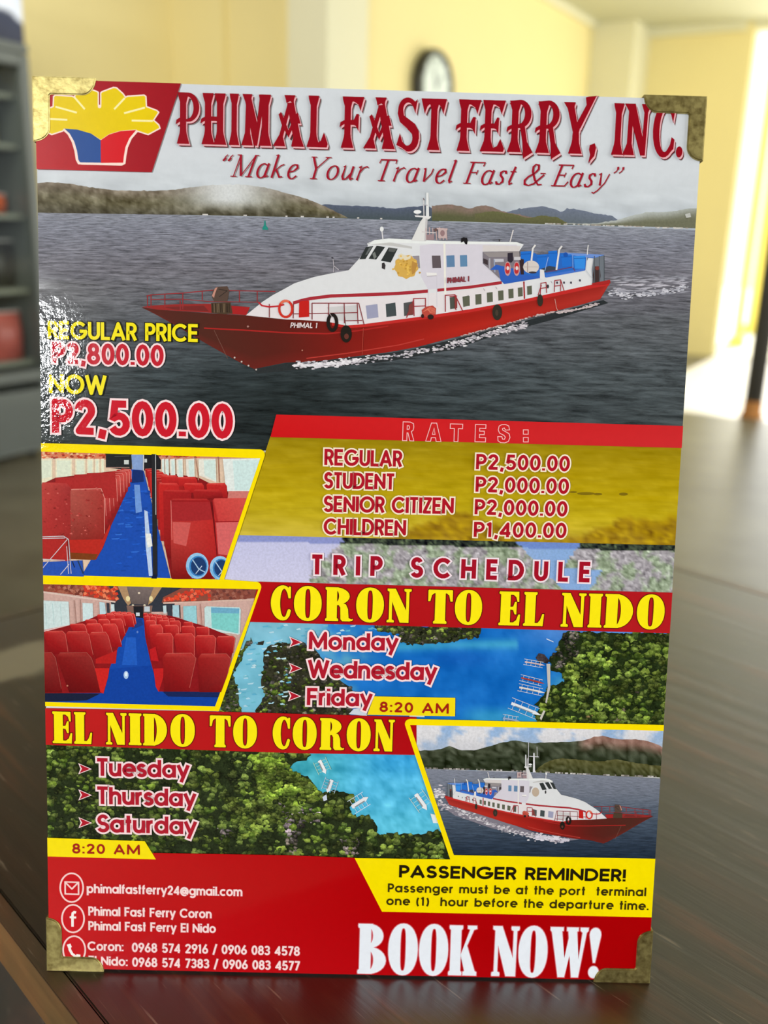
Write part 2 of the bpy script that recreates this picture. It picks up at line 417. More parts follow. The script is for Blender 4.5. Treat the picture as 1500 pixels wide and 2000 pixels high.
# pale reflection painted into the colour near the far left corner of the table top
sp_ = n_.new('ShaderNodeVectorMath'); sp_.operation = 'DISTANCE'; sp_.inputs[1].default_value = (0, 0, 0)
PAINTED_REFLECTION = sp_
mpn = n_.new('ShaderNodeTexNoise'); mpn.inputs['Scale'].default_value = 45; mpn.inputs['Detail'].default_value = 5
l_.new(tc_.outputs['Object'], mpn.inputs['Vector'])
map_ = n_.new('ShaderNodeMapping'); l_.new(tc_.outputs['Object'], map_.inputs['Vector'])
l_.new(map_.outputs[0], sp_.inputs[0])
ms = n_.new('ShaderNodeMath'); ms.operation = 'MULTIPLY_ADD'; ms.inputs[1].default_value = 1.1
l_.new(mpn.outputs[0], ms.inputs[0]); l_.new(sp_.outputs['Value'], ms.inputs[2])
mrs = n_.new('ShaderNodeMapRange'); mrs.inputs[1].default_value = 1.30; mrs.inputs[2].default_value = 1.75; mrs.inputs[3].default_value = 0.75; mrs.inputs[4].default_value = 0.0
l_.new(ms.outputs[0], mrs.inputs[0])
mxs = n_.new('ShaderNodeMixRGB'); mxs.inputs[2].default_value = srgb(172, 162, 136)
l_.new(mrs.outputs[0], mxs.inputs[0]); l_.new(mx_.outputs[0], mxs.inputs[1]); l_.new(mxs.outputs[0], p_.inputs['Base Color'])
M_rim = wood('brown_edge_wood', srgb(60, 38, 24), srgb(86, 58, 38), srgb(108, 76, 50), 0.4)[0]
M_edge = wood('light_edge_wood', srgb(96, 60, 26), srgb(134, 88, 42), srgb(160, 110, 58), 0.45)[0]
tb = empty('wooden_table', E1 * ((L0 + L1) / 2) + E2 * ((N0 + N1) / 2), TRZ, 'dark varnished wooden table with a lighter worn edge, under the sign', 'table')
TL, TW = L1 - L0, N1 - N0
RIM = 0.0067
def tbx(name, x0, x1, y0, y1, z0, z1, mat, bev=0.001):
    return box(name, ((x0 + x1) / 2, (y0 + y1) / 2, (z0 + z1) / 2), (x1 - x0, y1 - y0, z1 - z0), mat, tb, bev)
top = tbx('tabletop', -TL / 2 + .012, TL / 2 - .012, -TW / 2 + RIM, TW / 2 - .012, TZ - .021, TZ, M_top, 0.0006)
tbx('edge_strip', -TL / 2, TL / 2, -TW / 2, -TW / 2 + RIM - .0004, TZ - .0012, TZ - .0002, M_rim, 0.0003)
tbx('edge_face', -TL / 2, TL / 2, -TW / 2 + .0001, -TW / 2 + RIM - .0004, TZ - .022, TZ - .0012, M_edge, 0)
tbx('edge_strip', -TL / 2, TL / 2, TW / 2 - .0116, TW / 2, TZ - .021, TZ - .0004, M_rim, 0.0015)
tbx('edge_strip', -TL / 2, -TL / 2 + .0116, -TW / 2 + RIM, TW / 2 - .012, TZ - .021, TZ - .0004, M_rim, 0.0015)
tbx('edge_strip', TL / 2 - .0116, TL / 2, -TW / 2 + RIM, TW / 2 - .012, TZ - .021, TZ - .0004, M_rim, 0.0015)
M_leg = wood('leg_wood', srgb(40, 22, 14), srgb(60, 36, 22), srgb(84, 52, 32), 0.45)[0]
for sy in (-1, 1):
    tbx('apron', -TL / 2 + .09, TL / 2 - .09, sy * (TW / 2 - .06) - .01, sy * (TW / 2 - .06) + .01, TZ - .10, TZ - .022, M_leg)
for sx in (-1, 1):
    tbx('apron', sx * (TL / 2 - .075) - .01, sx * (TL / 2 - .075) + .01, -TW / 2 + .08, TW / 2 - .08, TZ - .10, TZ - .022, M_leg)
    for sy in (-1, 1):
        tbx('leg', sx * (TL / 2 - .075) - .025, sx * (TL / 2 - .075) + .025, sy * (TW / 2 - .06) - .025, sy * (TW / 2 - .06) + .025, 0, TZ - .022, M_leg, .003)
# place the painted reflection: photo shows it left of the sign, near the far end
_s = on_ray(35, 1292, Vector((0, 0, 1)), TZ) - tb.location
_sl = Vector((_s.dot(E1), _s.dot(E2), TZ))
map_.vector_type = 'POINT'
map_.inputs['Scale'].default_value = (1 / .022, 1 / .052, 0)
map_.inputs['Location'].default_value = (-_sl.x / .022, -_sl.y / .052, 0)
# dark wall shade under table is left to the light

# ================================================================== the table sign
PH = 0.29647676; PW = 0.21
TILT = math.radians(10.35)
sign = empty('table_sign', (0, 0, TZ), 0, 'upright glossy ferry price board with brass corners standing on the table', 'sign')
sign.rotation_euler = (-TILT, 0, 0)
# sign-local axes: x right, z up along the board, -y out of the face.
# The print was measured in a photograph of the board; HM flattens those measurements onto the board itself.
_c = [(68, 150), (1383, 190), (1265, 1918), (90, 1893)]
_d = [(-PW / 2, PH), (PW / 2, PH), (PW / 2, 0.0), (-PW / 2, 0.0)]
_A = []; 
for (x, y), (u, v) in zip(_c, _d):
    _A.append([x, y, 1, 0, 0, 0, -u * x, -u * y, -u]); _A.append([0, 0, 0, x, y, 1, -v * x, -v * y, -v])
HM = np.linalg.svd(np.array(_A, float))[2][-1].reshape(3, 3)
def UV(x, y):
    q = HM @ np.array((x, y, 1.0)); return (q[0] / q[2], q[1] / q[2])
HI = np.linalg.inv(HM)
def PXY(u, v):
    q = HI @ np.array((u, v, 1.0)); return (q[0] / q[2], q[1] / q[2])
def mpp(x, y):
    a = UV(x, y); b = UV(x + 1, y); return math.hypot(a[0] - b[0], a[1] - b[1])
EDGE = 0.0008
ULIM = PW / 2 - EDGE; VLO = EDGE; VHI = PH - EDGE
INK = 1.0      # white point of the printed inks

def clip_poly(pts, cl):
    """clip points (x, y, payload...) by a convex polygon (list of (x, y)), photo measure coordinates"""
    n = len(cl)
    ar = sum(cl[i][0] * cl[(i + 1) % n][1] - cl[(i + 1) % n][0] * cl[i][1] for i in range(n))
    sg = 1 if ar > 0 else -1
    out = pts
    for i in range(n):
        ax, ay = cl[i]; bx, by = cl[(i + 1) % n]
        inp = out; out = []
        if not inp: return []
        def side(p): return sg * ((bx - ax) * (p[1] - ay) - (by - ay) * (p[0] - ax))
        for k in range(len(inp)):
            p = inp[k]; q = inp[(k + 1) % len(inp)]
            sp, sq = side(p), side(q)
            if sp >= 0: out.append(p)
            if (sp >= 0) != (sq >= 0):
                t = sp / (sp - sq)
                out.append(tuple(a + (b - a) * t for a, b in zip(p, q)))
    return out
class Art:
    """flat print collected as one mesh: every shape a hair's breadth above the one before"""
    def __init__(s, name, base, mat, clip=None, T=None, step=1.5e-6, label=None, wrap=0):
        s.wrap = wrap; s.name = name; s.w = base; s.mat = mat; s.clip = clip; s.T = T; s.step = step; s.label = label
        s.v = []; s.f = []; s.c = []
    def t(s, x, y): return s.T(x, y) if s.T else (x, y)
    def _add(s, uv, faces, cols):
        o = len(s.v)
        for (u, v), c in zip(uv, cols):
            u = min(max(u, -ULIM), ULIM); v = min(max(v, VLO), VHI)
            s.v.append((u, -s.w, v)); s.c.append(c)
        s.f += [tuple(o + i for i in f) for f in faces]
    def bump(s):
        s.w += s.step
        s.k = getattr(s, 'k', 0) + 1
        if s.wrap and s.k % s.wrap == 0: s.w -= s.step * s.wrap
    def poly(s, pts, col, cols=None):
        """pts in photo coordinates; col sRGB tuple; cols optional per point"""
        P = [s.t(*p) for p in pts]
        if cols is None: cols = [col] * len(P)
        P = [(x, y, *[lin(c) for c in cc]) for (x, y), cc in zip(P, cols)]
        if s.clip: P = clip_poly(P, s.clip)
        if len(P) < 3: return
        uv = [UV(p[0], p[1]) for p in P]
        if len(P) <= 4 and convex(uv): fs = [tuple(range(len(P)))]
        else: fs = geometry.tessellate_polygon([[Vector((a, b, 0)) for a, b in uv]])
        s._add(uv, fs, [p[2:5] for p in P]); s.bump()
    def rect(s, x0, y0, x1, y1, col, cols=None):
        s.poly([(x0, y0), (x1, y0), (x1, y1), (x0, y1)], col, cols)
    def ell(s, cx, cy, rx, ry, col, n=18, a0=0, a1=360):
        s.poly([(cx + rx * math.cos(math.radians(a0 + (a1 - a0) * i / n)), cy + ry * math.sin(math.radians(a0 + (a1 - a0) * i / n))) for i in range(n)], col)
    def line(s, pts, wpx, col, closed=False):
        P = [s.t(*p) for p in pts]
        if s.clip:   # short line segments, each clipped
            for a, b in zip(P, P[1:] + ([P[0]] if closed else [])):
                dx, dy = b[0] - a[0], b[1] - a[1]; L = math.hypot(dx, dy) or 1
                nx, ny = -dy / L * wpx / 2, dx / L * wpx / 2
                T, s.T = s.T, None
                s.poly([(a[0] + nx, a[1] + ny), (b[0] + nx, b[1] + ny), (b[0] - nx, b[1] - ny), (a[0] - nx, a[1] - ny)], col)
                s.T = T
            return
        m = mpp(*P[0])
        s.ribbon([UV(*p) for p in P], wpx * m, tuple(lin(c) for c in col), closed)
    def ribbon(s, uv, width, lcol, closed=False, ext=0.0, fn=None):
        if not closed and not fn and len(uv) > 2:      # sharp corners: separate strokes joined by a round
            cut = []
            for i in range(1, len(uv) - 1):
                a_, b_, c_ = uv[i - 1], uv[i], uv[i + 1]
                d1 = math.atan2(b_[1] - a_[1], b_[0] - a_[0]); d2 = math.atan2(c_[1] - b_[1], c_[0] - b_[0])
                dd = abs((d2 - d1 + PI) % (2 * PI) - PI)
                if dd > 1.62 and math.dist(a_, b_) > width * .8 and math.dist(b_, c_) > width * .8: cut.append(i)
            if cut:
                idx = [0] + cut + [len(uv) - 1]
                for k, (i, j) in enumerate(zip(idx, idx[1:])):
                    seg = list(uv[i:j + 1])
                    if ext:
                        if k == 0:
                            d = np.array(seg[0]) - np.array(seg[1]); seg[0] = tuple(np.array(seg[0]) + d / np.linalg.norm(d) * ext)
                        if j == len(uv) - 1:
                            d = np.array(seg[-1]) - np.array(seg[-2]); seg[-1] = tuple(np.array(seg[-1]) + d / np.linalg.norm(d) * ext)
                    s.ribbon(seg, width, lcol)
                for i in cut:
                    r_ = width / 2; c_ = uv[i]
                    s._add([(c_[0] + r_ * math.cos(t * PI / 6), c_[1] + r_ * math.sin(t * PI / 6)) for t in range(12)], [tuple(range(12))], [lcol] * 12); s.bump()
                return
        pts = [np.array(p) for p in uv]
        # drop duplicates
        q = [pts[0]]
        for p in pts[1:]:
            if np.linalg.norm(p - q[-1]) > 1e-6: q.append(p)
        if closed and np.linalg.norm(q[0] - q[-1]) < 1e-6: q.pop()
        pts = q; n = len(pts)
        if n < 2: return
        if ext and not closed:
            d = pts[0] - pts[1]; pts[0] = pts[0] + d / np.linalg.norm(d) * ext
            d = pts[-1] - pts[-2]; pts[-1] = pts[-1] + d / np.linalg.norm(d) * ext
        L, Rr = [], []
        for i in range(n):
            a = pts[i - 1] if (i > 0 or closed) else None
            b = pts[(i + 1) % n] if (i < n - 1 or closed) else None
            p = pts[i]
            d1 = (p - a) / np.linalg.norm(p - a) if a is not None else None
            d2 = (b - p) / np.linalg.norm(b - p) if b is not None else None
            if d1 is None: d1 = d2
            if d2 is None: d2 = d1
            n1 = np.array((-d1[1], d1[0])); n2 = np.array((-d2[1], d2[0]))
            m = n1 + n2; ml = np.linalg.norm(m)
            m = n1 if ml < 1e-3 else m / ml
            k = 1.0 / max(0.72, float(m @ n1))
            wd = width / 2
            if fn: wd = fn(math.atan2(d2[1] + d1[1], d2[0] + d1[0])) / 2
            L.append(p + m * wd * k); Rr.append(p - m * wd * k)
        fs = [(i, (i + 1) % n, n + (i + 1) % n, n + i) for i in range(n if closed else n - 1)]
        s._add([tuple(x) for x in L + Rr], fs, [lcol] * (2 * n)); s.bump()
    def grid(s, x0, y0, x1, y1, nx, ny, fn, region=None):
        """field of small cells in one plane, coloured by fn(x, y) -> sRGB"""
        cl = region or s.clip
        xs = [x0 + (x1 - x0) * i / nx for i in range(nx + 1)]; ys = [y0 + (y1 - y0) * j / ny for j in range(ny + 1)]
        C = [[tuple(lin(max(0, min(255, c))) for c in fn(x, y)) for x in xs] for y in ys]
        for j in range(ny):
            for i in range(nx):
                P = [(xs[i], ys[j], *C[j][i]), (xs[i + 1], ys[j], *C[j][i + 1]), (xs[i + 1], ys[j + 1], *C[j + 1][i + 1]), (xs[i], ys[j + 1], *C[j + 1][i])]
                if cl:
                    P = clip_poly(P, cl)
                if len(P) < 3: continue
                s._add([UV(p[0], p[1]) for p in P], [tuple(range(len(P)))], [p[2:5] for p in P])
        s.bump()
    def build(s, parent=None):
        me = bpy.data.meshes.new(s.name)
        me.from_pydata(s.v, [], s.f); me.update()
        at = me.color_attributes.new('Ink', 'FLOAT_COLOR', 'POINT')
        arr = np.ones((len(s.v), 4), np.float32); arr[:, :3] = np.array(s.c, np.float32)
        at.data.foreach_set('color', arr.ravel())
        me.materials.append(s.mat)
        o = bpy.data.objects.new(s.name, me); COL.objects.link(o); o.parent = parent or sign
        # all faces look out of the board
        flip = [p.index for p in me.polygons if p.normal.y > 0]
        if flip:
            bm = bmesh.new(); bm.from_mesh(me); bm.faces.ensure_lookup_table()
            bmesh.ops.reverse_faces(bm, faces=[bm.faces[i] for i in flip]); bm.to_mesh(me); bm.free()
        if s.label: o['label'] = s.label
        return o
def convex(P):
    sg = 0
    for i in range(len(P)):
        a, b, c = P[i], P[(i + 1) % len(P)], P[(i + 2) % len(P)]
        z = (b[0] - a[0]) * (c[1] - b[1]) - (b[1] - a[1]) * (c[0] - b[0])
        if abs(z) < 1e-16: continue
        if sg and (z > 0) != (sg > 0): return False
        sg = 1 if z > 0 else -1
    return True
def fbm(x, y, sc, oct=4, seed=0.0):
    return mnoise.fractal(Vector((x * sc, y * sc, seed)), 0.6, 2.1, oct) 

# ---- print materials: ink colour from the mesh, fine picture grain from noise, glossy film on top
def ink_material(name, kind='plain', amp=0.0, vh=0.0, scale=900):
    m, n, l, p = newmat(name)
    at = n.new('ShaderNodeAttribute'); at.attribute_name = 'Ink'
    tc = n.new('ShaderNodeTexCoord')
    sp = n.new('ShaderNodeSeparateXYZ'); l.new(tc.outputs['Object'], sp.inputs[0])
    fac = None
    def math_(op, a, b=None, c=None):
        q = n.new('ShaderNodeMath'); q.operation = op
        for i, v in enumerate((a, b, c)):
            if v is None: continue
            if isinstance(v, (int, float)): q.inputs[i].default_value = v
            else: l.new(v, q.inputs[i])
        return q.outputs[0]
    def mapr(v, a, b, c, d):
        q = n.new('ShaderNodeMapRange'); l.new(v, q.inputs[0])
        for i, t in enumerate((a, b, c, d)): q.inputs[i + 1].default_value = t
        return q.outputs[0]
    def nz(vec, sc, det, rough=0.5, dist=0.0):
        q = n.new('ShaderNodeTexNoise'); q.inputs['Scale'].default_value = sc; q.inputs['Detail'].default_value = det
        q.inputs['Roughness'].default_value = rough; q.inputs['Distortion'].default_value = dist
        l.new(vec, q.inputs['Vector']); return q.outputs[0]
    if kind == 'water':
        s_ = math_('MAXIMUM', math_('SUBTRACT', vh, sp.outputs[2]), 0.0)
        s_ = math_('ADD', s_, 0.006)
        X = math_('DIVIDE', math_('MULTIPLY', sp.outputs[0], 1.0), math_('POWER', s_, 0.75))
        Y = math_('MULTIPLY', math_('LOGARITHM', s_, 2.718), -4.4)
        cb = n.new('ShaderNodeCombineXYZ'); l.new(X, cb.inputs[0]); l.new(Y, cb.inputs[1])
        a = nz(cb.outputs[0], scale, 6, 0.72, 0.3)
        fac = mapr(a, 0.34, 0.67, 1 - amp, 1 + amp * 1.25)
    elif kind == 'foliage':
        a = nz(tc.outputs['Object'], scale, 6, 0.72)
        b = nz(tc.outputs['Object'], scale * 0.22, 4, 0.6)
        f1 = mapr(a, 0.33, 0.68, 1 - amp, 1 + amp * 1.1)
        f2 = mapr(b, 0.34, 0.66, 0.55, 1.45)
        fac = math_('MULTIPLY', f1, f2)
    elif kind == 'plain':
        a = nz(tc.outputs['Object'], scale, 3, 0.6)
        fac = mapr(a, 0.3, 0.7, 1 - amp, 1 + amp)
    sc = n.new('ShaderNodeVectorMath'); sc.operation = 'SCALE'
    l.new(at.outputs['Color'], sc.inputs[0])
    k = math_('MULTIPLY', fac, INK); l.new(k, sc.inputs['Scale'])
    l.new(sc.outputs[0], p.inputs['Base Color'])
    p.inputs['Roughness'].default_value = 0.075
    p.inputs['Specular IOR Level'].default_value = 0.36
    # laminate film: wrinkled along the left edge, faint ripple elsewhere
    wr = nz(tc.outputs['Object'], 330, 3, 0.6)
    ed = mapr(sp.outputs[0], -0.103, -0.087, 1.0, 0.05)
    ed2 = mapr(sp.outputs[2], 0.10, 0.125, 0.0, 1.0)
    ed3 = math_('MULTIPLY', mapr(sp.outputs[2], 0.232, 0.220, 0.0, 1.0), mapr(sp.outputs[2], 0.172, 0.198, 0.08, 1.0))
    h = math_('MULTIPLY', math_('MULTIPLY', ed, ed2), ed3)
    fine = nz(tc.outputs['Object'], 60, 2)
    hh = math_('ADD', math_('MULTIPLY', wr, math_('MULTIPLY', h, 1.0)), math_('MULTIPLY', fine, 0.10))
    bp = n.new('ShaderNodeBump'); bp.inputs['Strength'].default_value = 0.45; bp.inputs['Distance'].default_value = 0.0006
    l.new(hh, bp.inputs['Height']); l.new(bp.outputs[0], p.inputs['Normal'])
    return m
_u0, V_HOR = UV(680, 420)
M_ink = ink_material('printed_ink', 'plain', 0.02, scale=500)
M_photo = ink_material('printed_photograph', 'plain', 0.10, scale=1300)
M_sea = ink_material('printed_sea', 'water', 0.62, V_HOR, 8.5)
M_sea2 = ink_material('printed_small_sea', 'water', 0.45, UV(1040, 1508)[1], 12.0)
M_leaf = ink_material('printed_foliage', 'foliage', 0.55, scale=1300)
M_gold = ink_material('printed_gold_sea', 'water', 0.10, UV(900, 760)[1], 2.5)

# ---- the board, its brass corners and easel
M_board = simple('white_board_core', srgb(225, 225, 222), rough=0.4, var=0.02)
box('panel', (0, 0.0016, PH / 2), (PW - 2 * EDGE, 0.0032, PH - 2 * EDGE), M_board, sign, 0.0003)
def easel():
    bm = bmesh.new()
    pts = [(-.028, .20), (.028, .20), (.045, .004), (-.045, .004)]
    a = [bm.verts.new((x, 0, z - .20)) for x, z in pts]; b = [bm.verts.new((x, .002, z - .20)) for x, z in pts]
    bm.faces.new(a); bm.faces.new(b[::-1])
    for i in range(4): bm.faces.new((a[i], b[i], b[(i + 1) % 4], a[(i + 1) % 4]))
    o = bmobj('easel_leg', bm, M_black2, sign)
    o.location = (0, 0.0042, 0.20); o.rotation_euler = (math.radians(26), 0, 0)
    box('hinge', (0, 0.0008, -0.004), (0.05, 0.0016, 0.012), M_brass, o)
def brass_material():
    m, n, l, p = newmat('worn_brass')
    tc = n.new('ShaderNodeTexCoord')
    nz = n.new('ShaderNodeTexNoise'); nz.inputs['Scale'].default_value = 500; nz.inputs['Detail'].default_value = 6
    l.new(tc.outputs['Object'], nz.inputs['Vector'])
    cr = n.new('ShaderNodeValToRGB'); e = cr.color_ramp.elements
    e[0].position = 0.30; e[0].color = srgb(140, 124, 72)
    e[1].position = 0.62; e[1].color = srgb(186, 172, 110)
    l.new(nz.outputs[0], cr.inputs[0]); l.new(cr.outputs[0], p.inputs['Base Color'])
    p.inputs['Metallic'].default_value = 0.9
    mr = n.new('ShaderNodeMapRange'); mr.inputs[3].default_value = 0.28; mr.inputs[4].default_value = 0.5
    l.new(nz.outputs[0], mr.inputs[0]); l.new(mr.outputs[0], p.inputs['Roughness'])
    bp = n.new('ShaderNodeBump'); bp.inputs['Strength'].default_value = 0.3; bp.inputs['Distance'].default_value = 0.0002
    l.new(nz.outputs[0], bp.inputs['Height']); l.new(bp.outputs[0], p.inputs['Normal'])
    return m
M_brass = brass_material()
M_black2 = simple('black_backing_card', srgb(30, 30, 30), rough=0.7)
easel()
def bracket(cx, cz, sx, sz, lx=0.0197, lz=0.0195, wd=0.0053, label=None):
    """L-shaped corner protector; arms run sx, sz away from the corner (cx, cz)"""
    pts = [(0, 0), (lx, 0)]
    n = 7; rx, rz = 0.0043, wd
    for i in range(1, n + 1):
        a = PI / 2 * i / n
        pts.append((lx - rx * (1 - math.cos(a)), rz * math.sin(a)))
    pts.append((wd + 0.0004, wd)); pts.append((wd, wd + 0.0004))
    for i in range(n, 0, -1):
        a = PI / 2 * i / n
        pts.append((rz * math.sin(a), lz - rx * (1 - math.cos(a))))
    pts.append((0, lz))
    P = [(cx + sx * a, cz + sz * b) for a, b in pts]
    if sx * sz < 0: P = P[::-1]
    front, back = -0.0011, 0.0043
    bm = bmesh.new()
    vf = [bm.verts.new((x, front, z)) for x, z in P]
    f = bm.faces.new(vf)
    vs2 = [bm.verts.new((x, front + 0.0009, z)) for x, z in P]
    bm.faces.new(vs2[::-1])
    for i in range(len(P)):
        bm.faces.new((vf[i], vs2[i], vs2[(i + 1) % len(P)], vf[(i + 1) % len(P)]))
    bmesh.ops.recalc_face_normals(bm, faces=bm.faces)
    es = [e for e in bm.edges if abs(e.verts[0].co.y - front) < 1e-7 and abs(e.verts[1].co.y - front) < 1e-7]
    bmesh.ops.bevel(bm, geom=es, offset=0.00035, segments=3, affect='EDGES')
    # side walls wrapping the board edge, and the short return behind
    th = 0.0005
    addbox(bm, (cx + sx * lx / 2, (front + .0005 + back) / 2, cz + sz * th / 2), (lx, back - front - .0005, th))
    addbox(bm, (cx + sx * th / 2, (front + .0005 + back) / 2, cz + sz * lz / 2), (th, back - front - .0005, lz))
    addbox(bm, (cx + sx * lx / 2, back - .0003, cz + sz * wd / 2), (lx, .0006, wd))
    addbox(bm, (cx + sx * wd / 2, back - .0003, cz + sz * lz / 2), (wd, .0006, lz))
    o = bmobj('corner_bracket', bm, M_brass, sign)
    for p in o.data.polygons: p.use_smooth = False
    return o
bracket(-PW / 2, PH, 1, -1)
bracket(PW / 2, PH, -1, -1)
bracket(-PW / 2, 0, 1, 1)
bracket(PW / 2, 0, -1, 1)

# ================================================================== lettering
def AR(cx, cy, rx, ry, a0, a1, n=None):
    n = n or max(4, int(abs(a1 - a0) / 18))
    return [(cx + rx * math.cos(math.radians(a0 + (a1 - a0) * i / n)), cy + ry * math.sin(math.radians(a0 + (a1 - a0) * i / n))) for i in range(n + 1)]
G = {}
G['A'] = (80, [[(6, 0), (40, 94), (74, 0)], [(18, 30), (62, 30)]])
G['B'] = (58, [[(7.5, 7.5), (7.5, 92.5), (30, 92.5)] + AR(30, 72, 18, 20, 90, -90) + [(7.5, 52)], [(30, 52)] + AR(32, 29.5, 20, 22, 90, -90) + [(7.5, 7.5)]])
G['C'] = (86, [AR(48, 50, 40.5, 42.5, 42, 318)])
G['D'] = (76, [[(7.5, 7.5), (7.5, 92.5), (30, 92.5)] + AR(30, 50, 38, 42.5, 90, -90) + [(7.5, 7.5), (7.5, 20)]])
G['E'] = (56, [[(54, 92.5), (7.5, 92.5), (7.5, 7.5), (54, 7.5)], [(7.5, 51), (50, 51)]])
G['F'] = (54, [[(53, 92.5), (7.5, 92.5), (7.5, 0)], [(7.5, 51), (48, 51)]])
G['G'] = (94, [AR(48, 50, 40.5, 42.5, 42, 352) + [(88, 47)], [(52, 46), (94, 46)]])
G['H'] = (72, [[(7.5, 0), (7.5, 100)], [(64.5, 0), (64.5, 100)], [(7.5, 51), (64.5, 51)]])
G['I'] = (15, [[(7.5, 0), (7.5, 100)]])
G['L'] = (50, [[(7.5, 100), (7.5, 7.5), (50, 7.5)]])
G['M'] = (92, [[(7.5, 0), (9, 94), (46, 18), (83, 94), (84.5, 0)]])
G['N'] = (74, [[(7.5, 0), (7.5, 88), (66.5, 12), (66.5, 100)]])
G['O'] = (98, [AR(49, 50, 41.5, 42.5, 0, 360)])
G['P'] = (56, [[(7.5, 0), (7.5, 92.5), (28, 92.5)] + AR(28, 68, 22, 24.5, 90, -90) + [(7.5, 43.5)]])
G['R'] = (58, [[(7.5, 0), (7.5, 92.5), (28, 92.5)] + AR(28, 69, 22, 23.5, 90, -90) + [(7.5, 45.5)], [(30, 46), (52, 0)]])
G['S'] = (60, [AR(30, 71, 20, 21.5, 20, 270, 12) + AR(30, 28.5, 22.5, 21, 90, -160, 12)[1:]])
G['T'] = (56, [[(1, 92.5), (55, 92.5)], [(28, 0), (28, 92)]])
G['U'] = (66, [[(7.5, 100), (7.5, 34)] + AR(33, 34, 25.5, 26.5, 180, 360) + [(58.5, 34), (58.5, 100)]])
G['W'] = (104, [[(4, 100), (28, 6), (52, 92), (76, 6), (100, 100)]])
G['Y'] = (70, [[(5, 100), (35, 48), (65, 100)], [(35, 48), (35, 0)]])
G['Z'] = (56, [[(4, 92.5), (49, 92.5), (7, 7.5), (53, 7.5)]])
def bowl(cx=34): return AR(cx, 37, 26.5, 29.5, 0, 360)
G['a'] = (68, [bowl(33), [(60, 0), (60, 74)]])
G['b'] = (68, [bowl(34), [(7.5, 0), (7.5, 100)]])
G['c'] = (60, [AR(34, 37, 27, 29.5, 45, 315)])
G['d'] = (68, [bowl(33), [(60, 0), (60, 100)]])
G['e'] = (66, [[(8, 37), (60, 37)] + AR(34, 37, 26.5, 29.5, 0, 315)[1:]])
G['f'] = (34, [[(14, 0), (14, 78)] + AR(26, 78, 12, 15, 180, 80)[1:], [(1, 66), (32, 66)]])
G['g'] = (68, [bowl(33), [(60, 74), (60, -2)] + AR(34, -2, 26, 20, 0, -150)[1:]])
G['h'] = (60, [[(7.5, 0), (7.5, 100)], [(7.5, 40)] + AR(30, 42, 22, 24.5, 165, 0) + [(52, 0)]])
G['i'] = (15, [[(7.5, 0), (7.5, 73)], [(7.5, 85), (7.5, 100)]])
G['k'] = (56, [[(7.5, 0), (7.5, 100)], [(48, 74), (10, 34)], [(20, 44), (50, 0)]])
G['l'] = (15, [[(7.5, 0), (7.5, 100)]])
G['m'] = (92, [[(7.5, 0), (7.5, 74)], [(7.5, 42)] + AR(26, 44, 19.5, 22.5, 165, 0) + [(45.5, 0)], [(45.5, 42)] + AR(65, 44, 19.5, 22.5, 165, 0) + [(84.5, 0)]])
G['n'] = (60, [[(7.5, 0), (7.5, 74)], [(7.5, 40)] + AR(30, 42, 22, 24.5, 165, 0) + [(52, 0)]])
G['o'] = (68, [bowl(34)])
G['p'] = (68, [bowl(34), [(7.5, -26), (7.5, 74)]])
G['r'] = (34, [[(7.5, 0), (7.5, 74)], [(7.5, 40)] + AR(28, 44, 20, 22.5, 165, 80)])
G['s'] = (48, [AR(24, 53, 15, 14, 20, 270, 10) + AR(24, 22, 17.5, 15, 90, -160, 10)[1:]])
G['t'] = (32, [[(15, 0), (15, 100)], [(1, 66), (30, 66)]])
G['u'] = (60, [[(7.5, 74), (7.5, 31)] + AR(29, 31, 21.5, 23.5, 180, 360) + [(51.5, 31)], [(52, 0), (52, 74)]])
G['v'] = (58, [[(4, 74), (29, 6), (54, 74)]])
G['y'] = (60, [[(4, 74), (30, 8)], [(56, 74), (20, -26)]])
G['0'] = (58, [AR(29, 50, 21.5, 42.5, 0, 360)])
G['1'] = (34, [[(4, 80), (20, 91), (20, 0)]])
G['2'] = (58, [AR(28, 70, 20, 22.5, 175, -25, 10) + [(10, 8), (54, 7.5)]])
G['3'] = (56, [AR(26, 72, 19, 20.5, 160, -90, 12) + AR(26, 29.5, 21.5, 22, 90, -160, 12)[1:]])
G['4'] = (60, [[(43, 0), (43, 90), (6, 26), (58, 26)]])
G['5'] = (58, [[(51, 92.5), (17, 92.5), (12, 52)] + AR(29, 32, 22, 24.5, 130, -155, 12)])
G['6'] = (58, [AR(29, 31, 21.5, 23.5, 0, 360), [(41, 100), (9, 40)]])
G['7'] = (54, [[(3, 92.5), (47, 92.5), (17, 0)]])
G['8'] = (58, [AR(29, 72, 17.5, 20.5, 0, 360), AR(29, 29, 21.5, 22, 0, 360)])
G['9'] = (58, [AR(29, 69, 21.5, 23.5, 0, 360), [(17, 0), (49, 60)]])
G['.'] = (16, [[(8, 0), (8, 15)]])
G[','] = (18, [[(12, 14), (6, -14)]])
G[':'] = (16, [[(8, 0), (8, 15)], [(8, 55), (8, 70)]])
G['!'] = (15, [[(7.5, 100), (7.5, 28)], [(7.5, 15), (7.5, 0)]])
G['/'] = (40, [[(4, -10), (36, 106)]])
G['('] = (30, [AR(40, 42, 32, 64, 130, 230)])
G[')'] = (30, [AR(-10, 42, 32, 64, 50, -50)])
G['@'] = (88, [AR(44, 38, 37, 42, -50, 300), AR(42, 38, 15, 18, 0, 360), [(60, 58), (58, 28)] + AR(68, 30, 10, 10, 200, 330)[1:]])
G[' '] = (34, [])

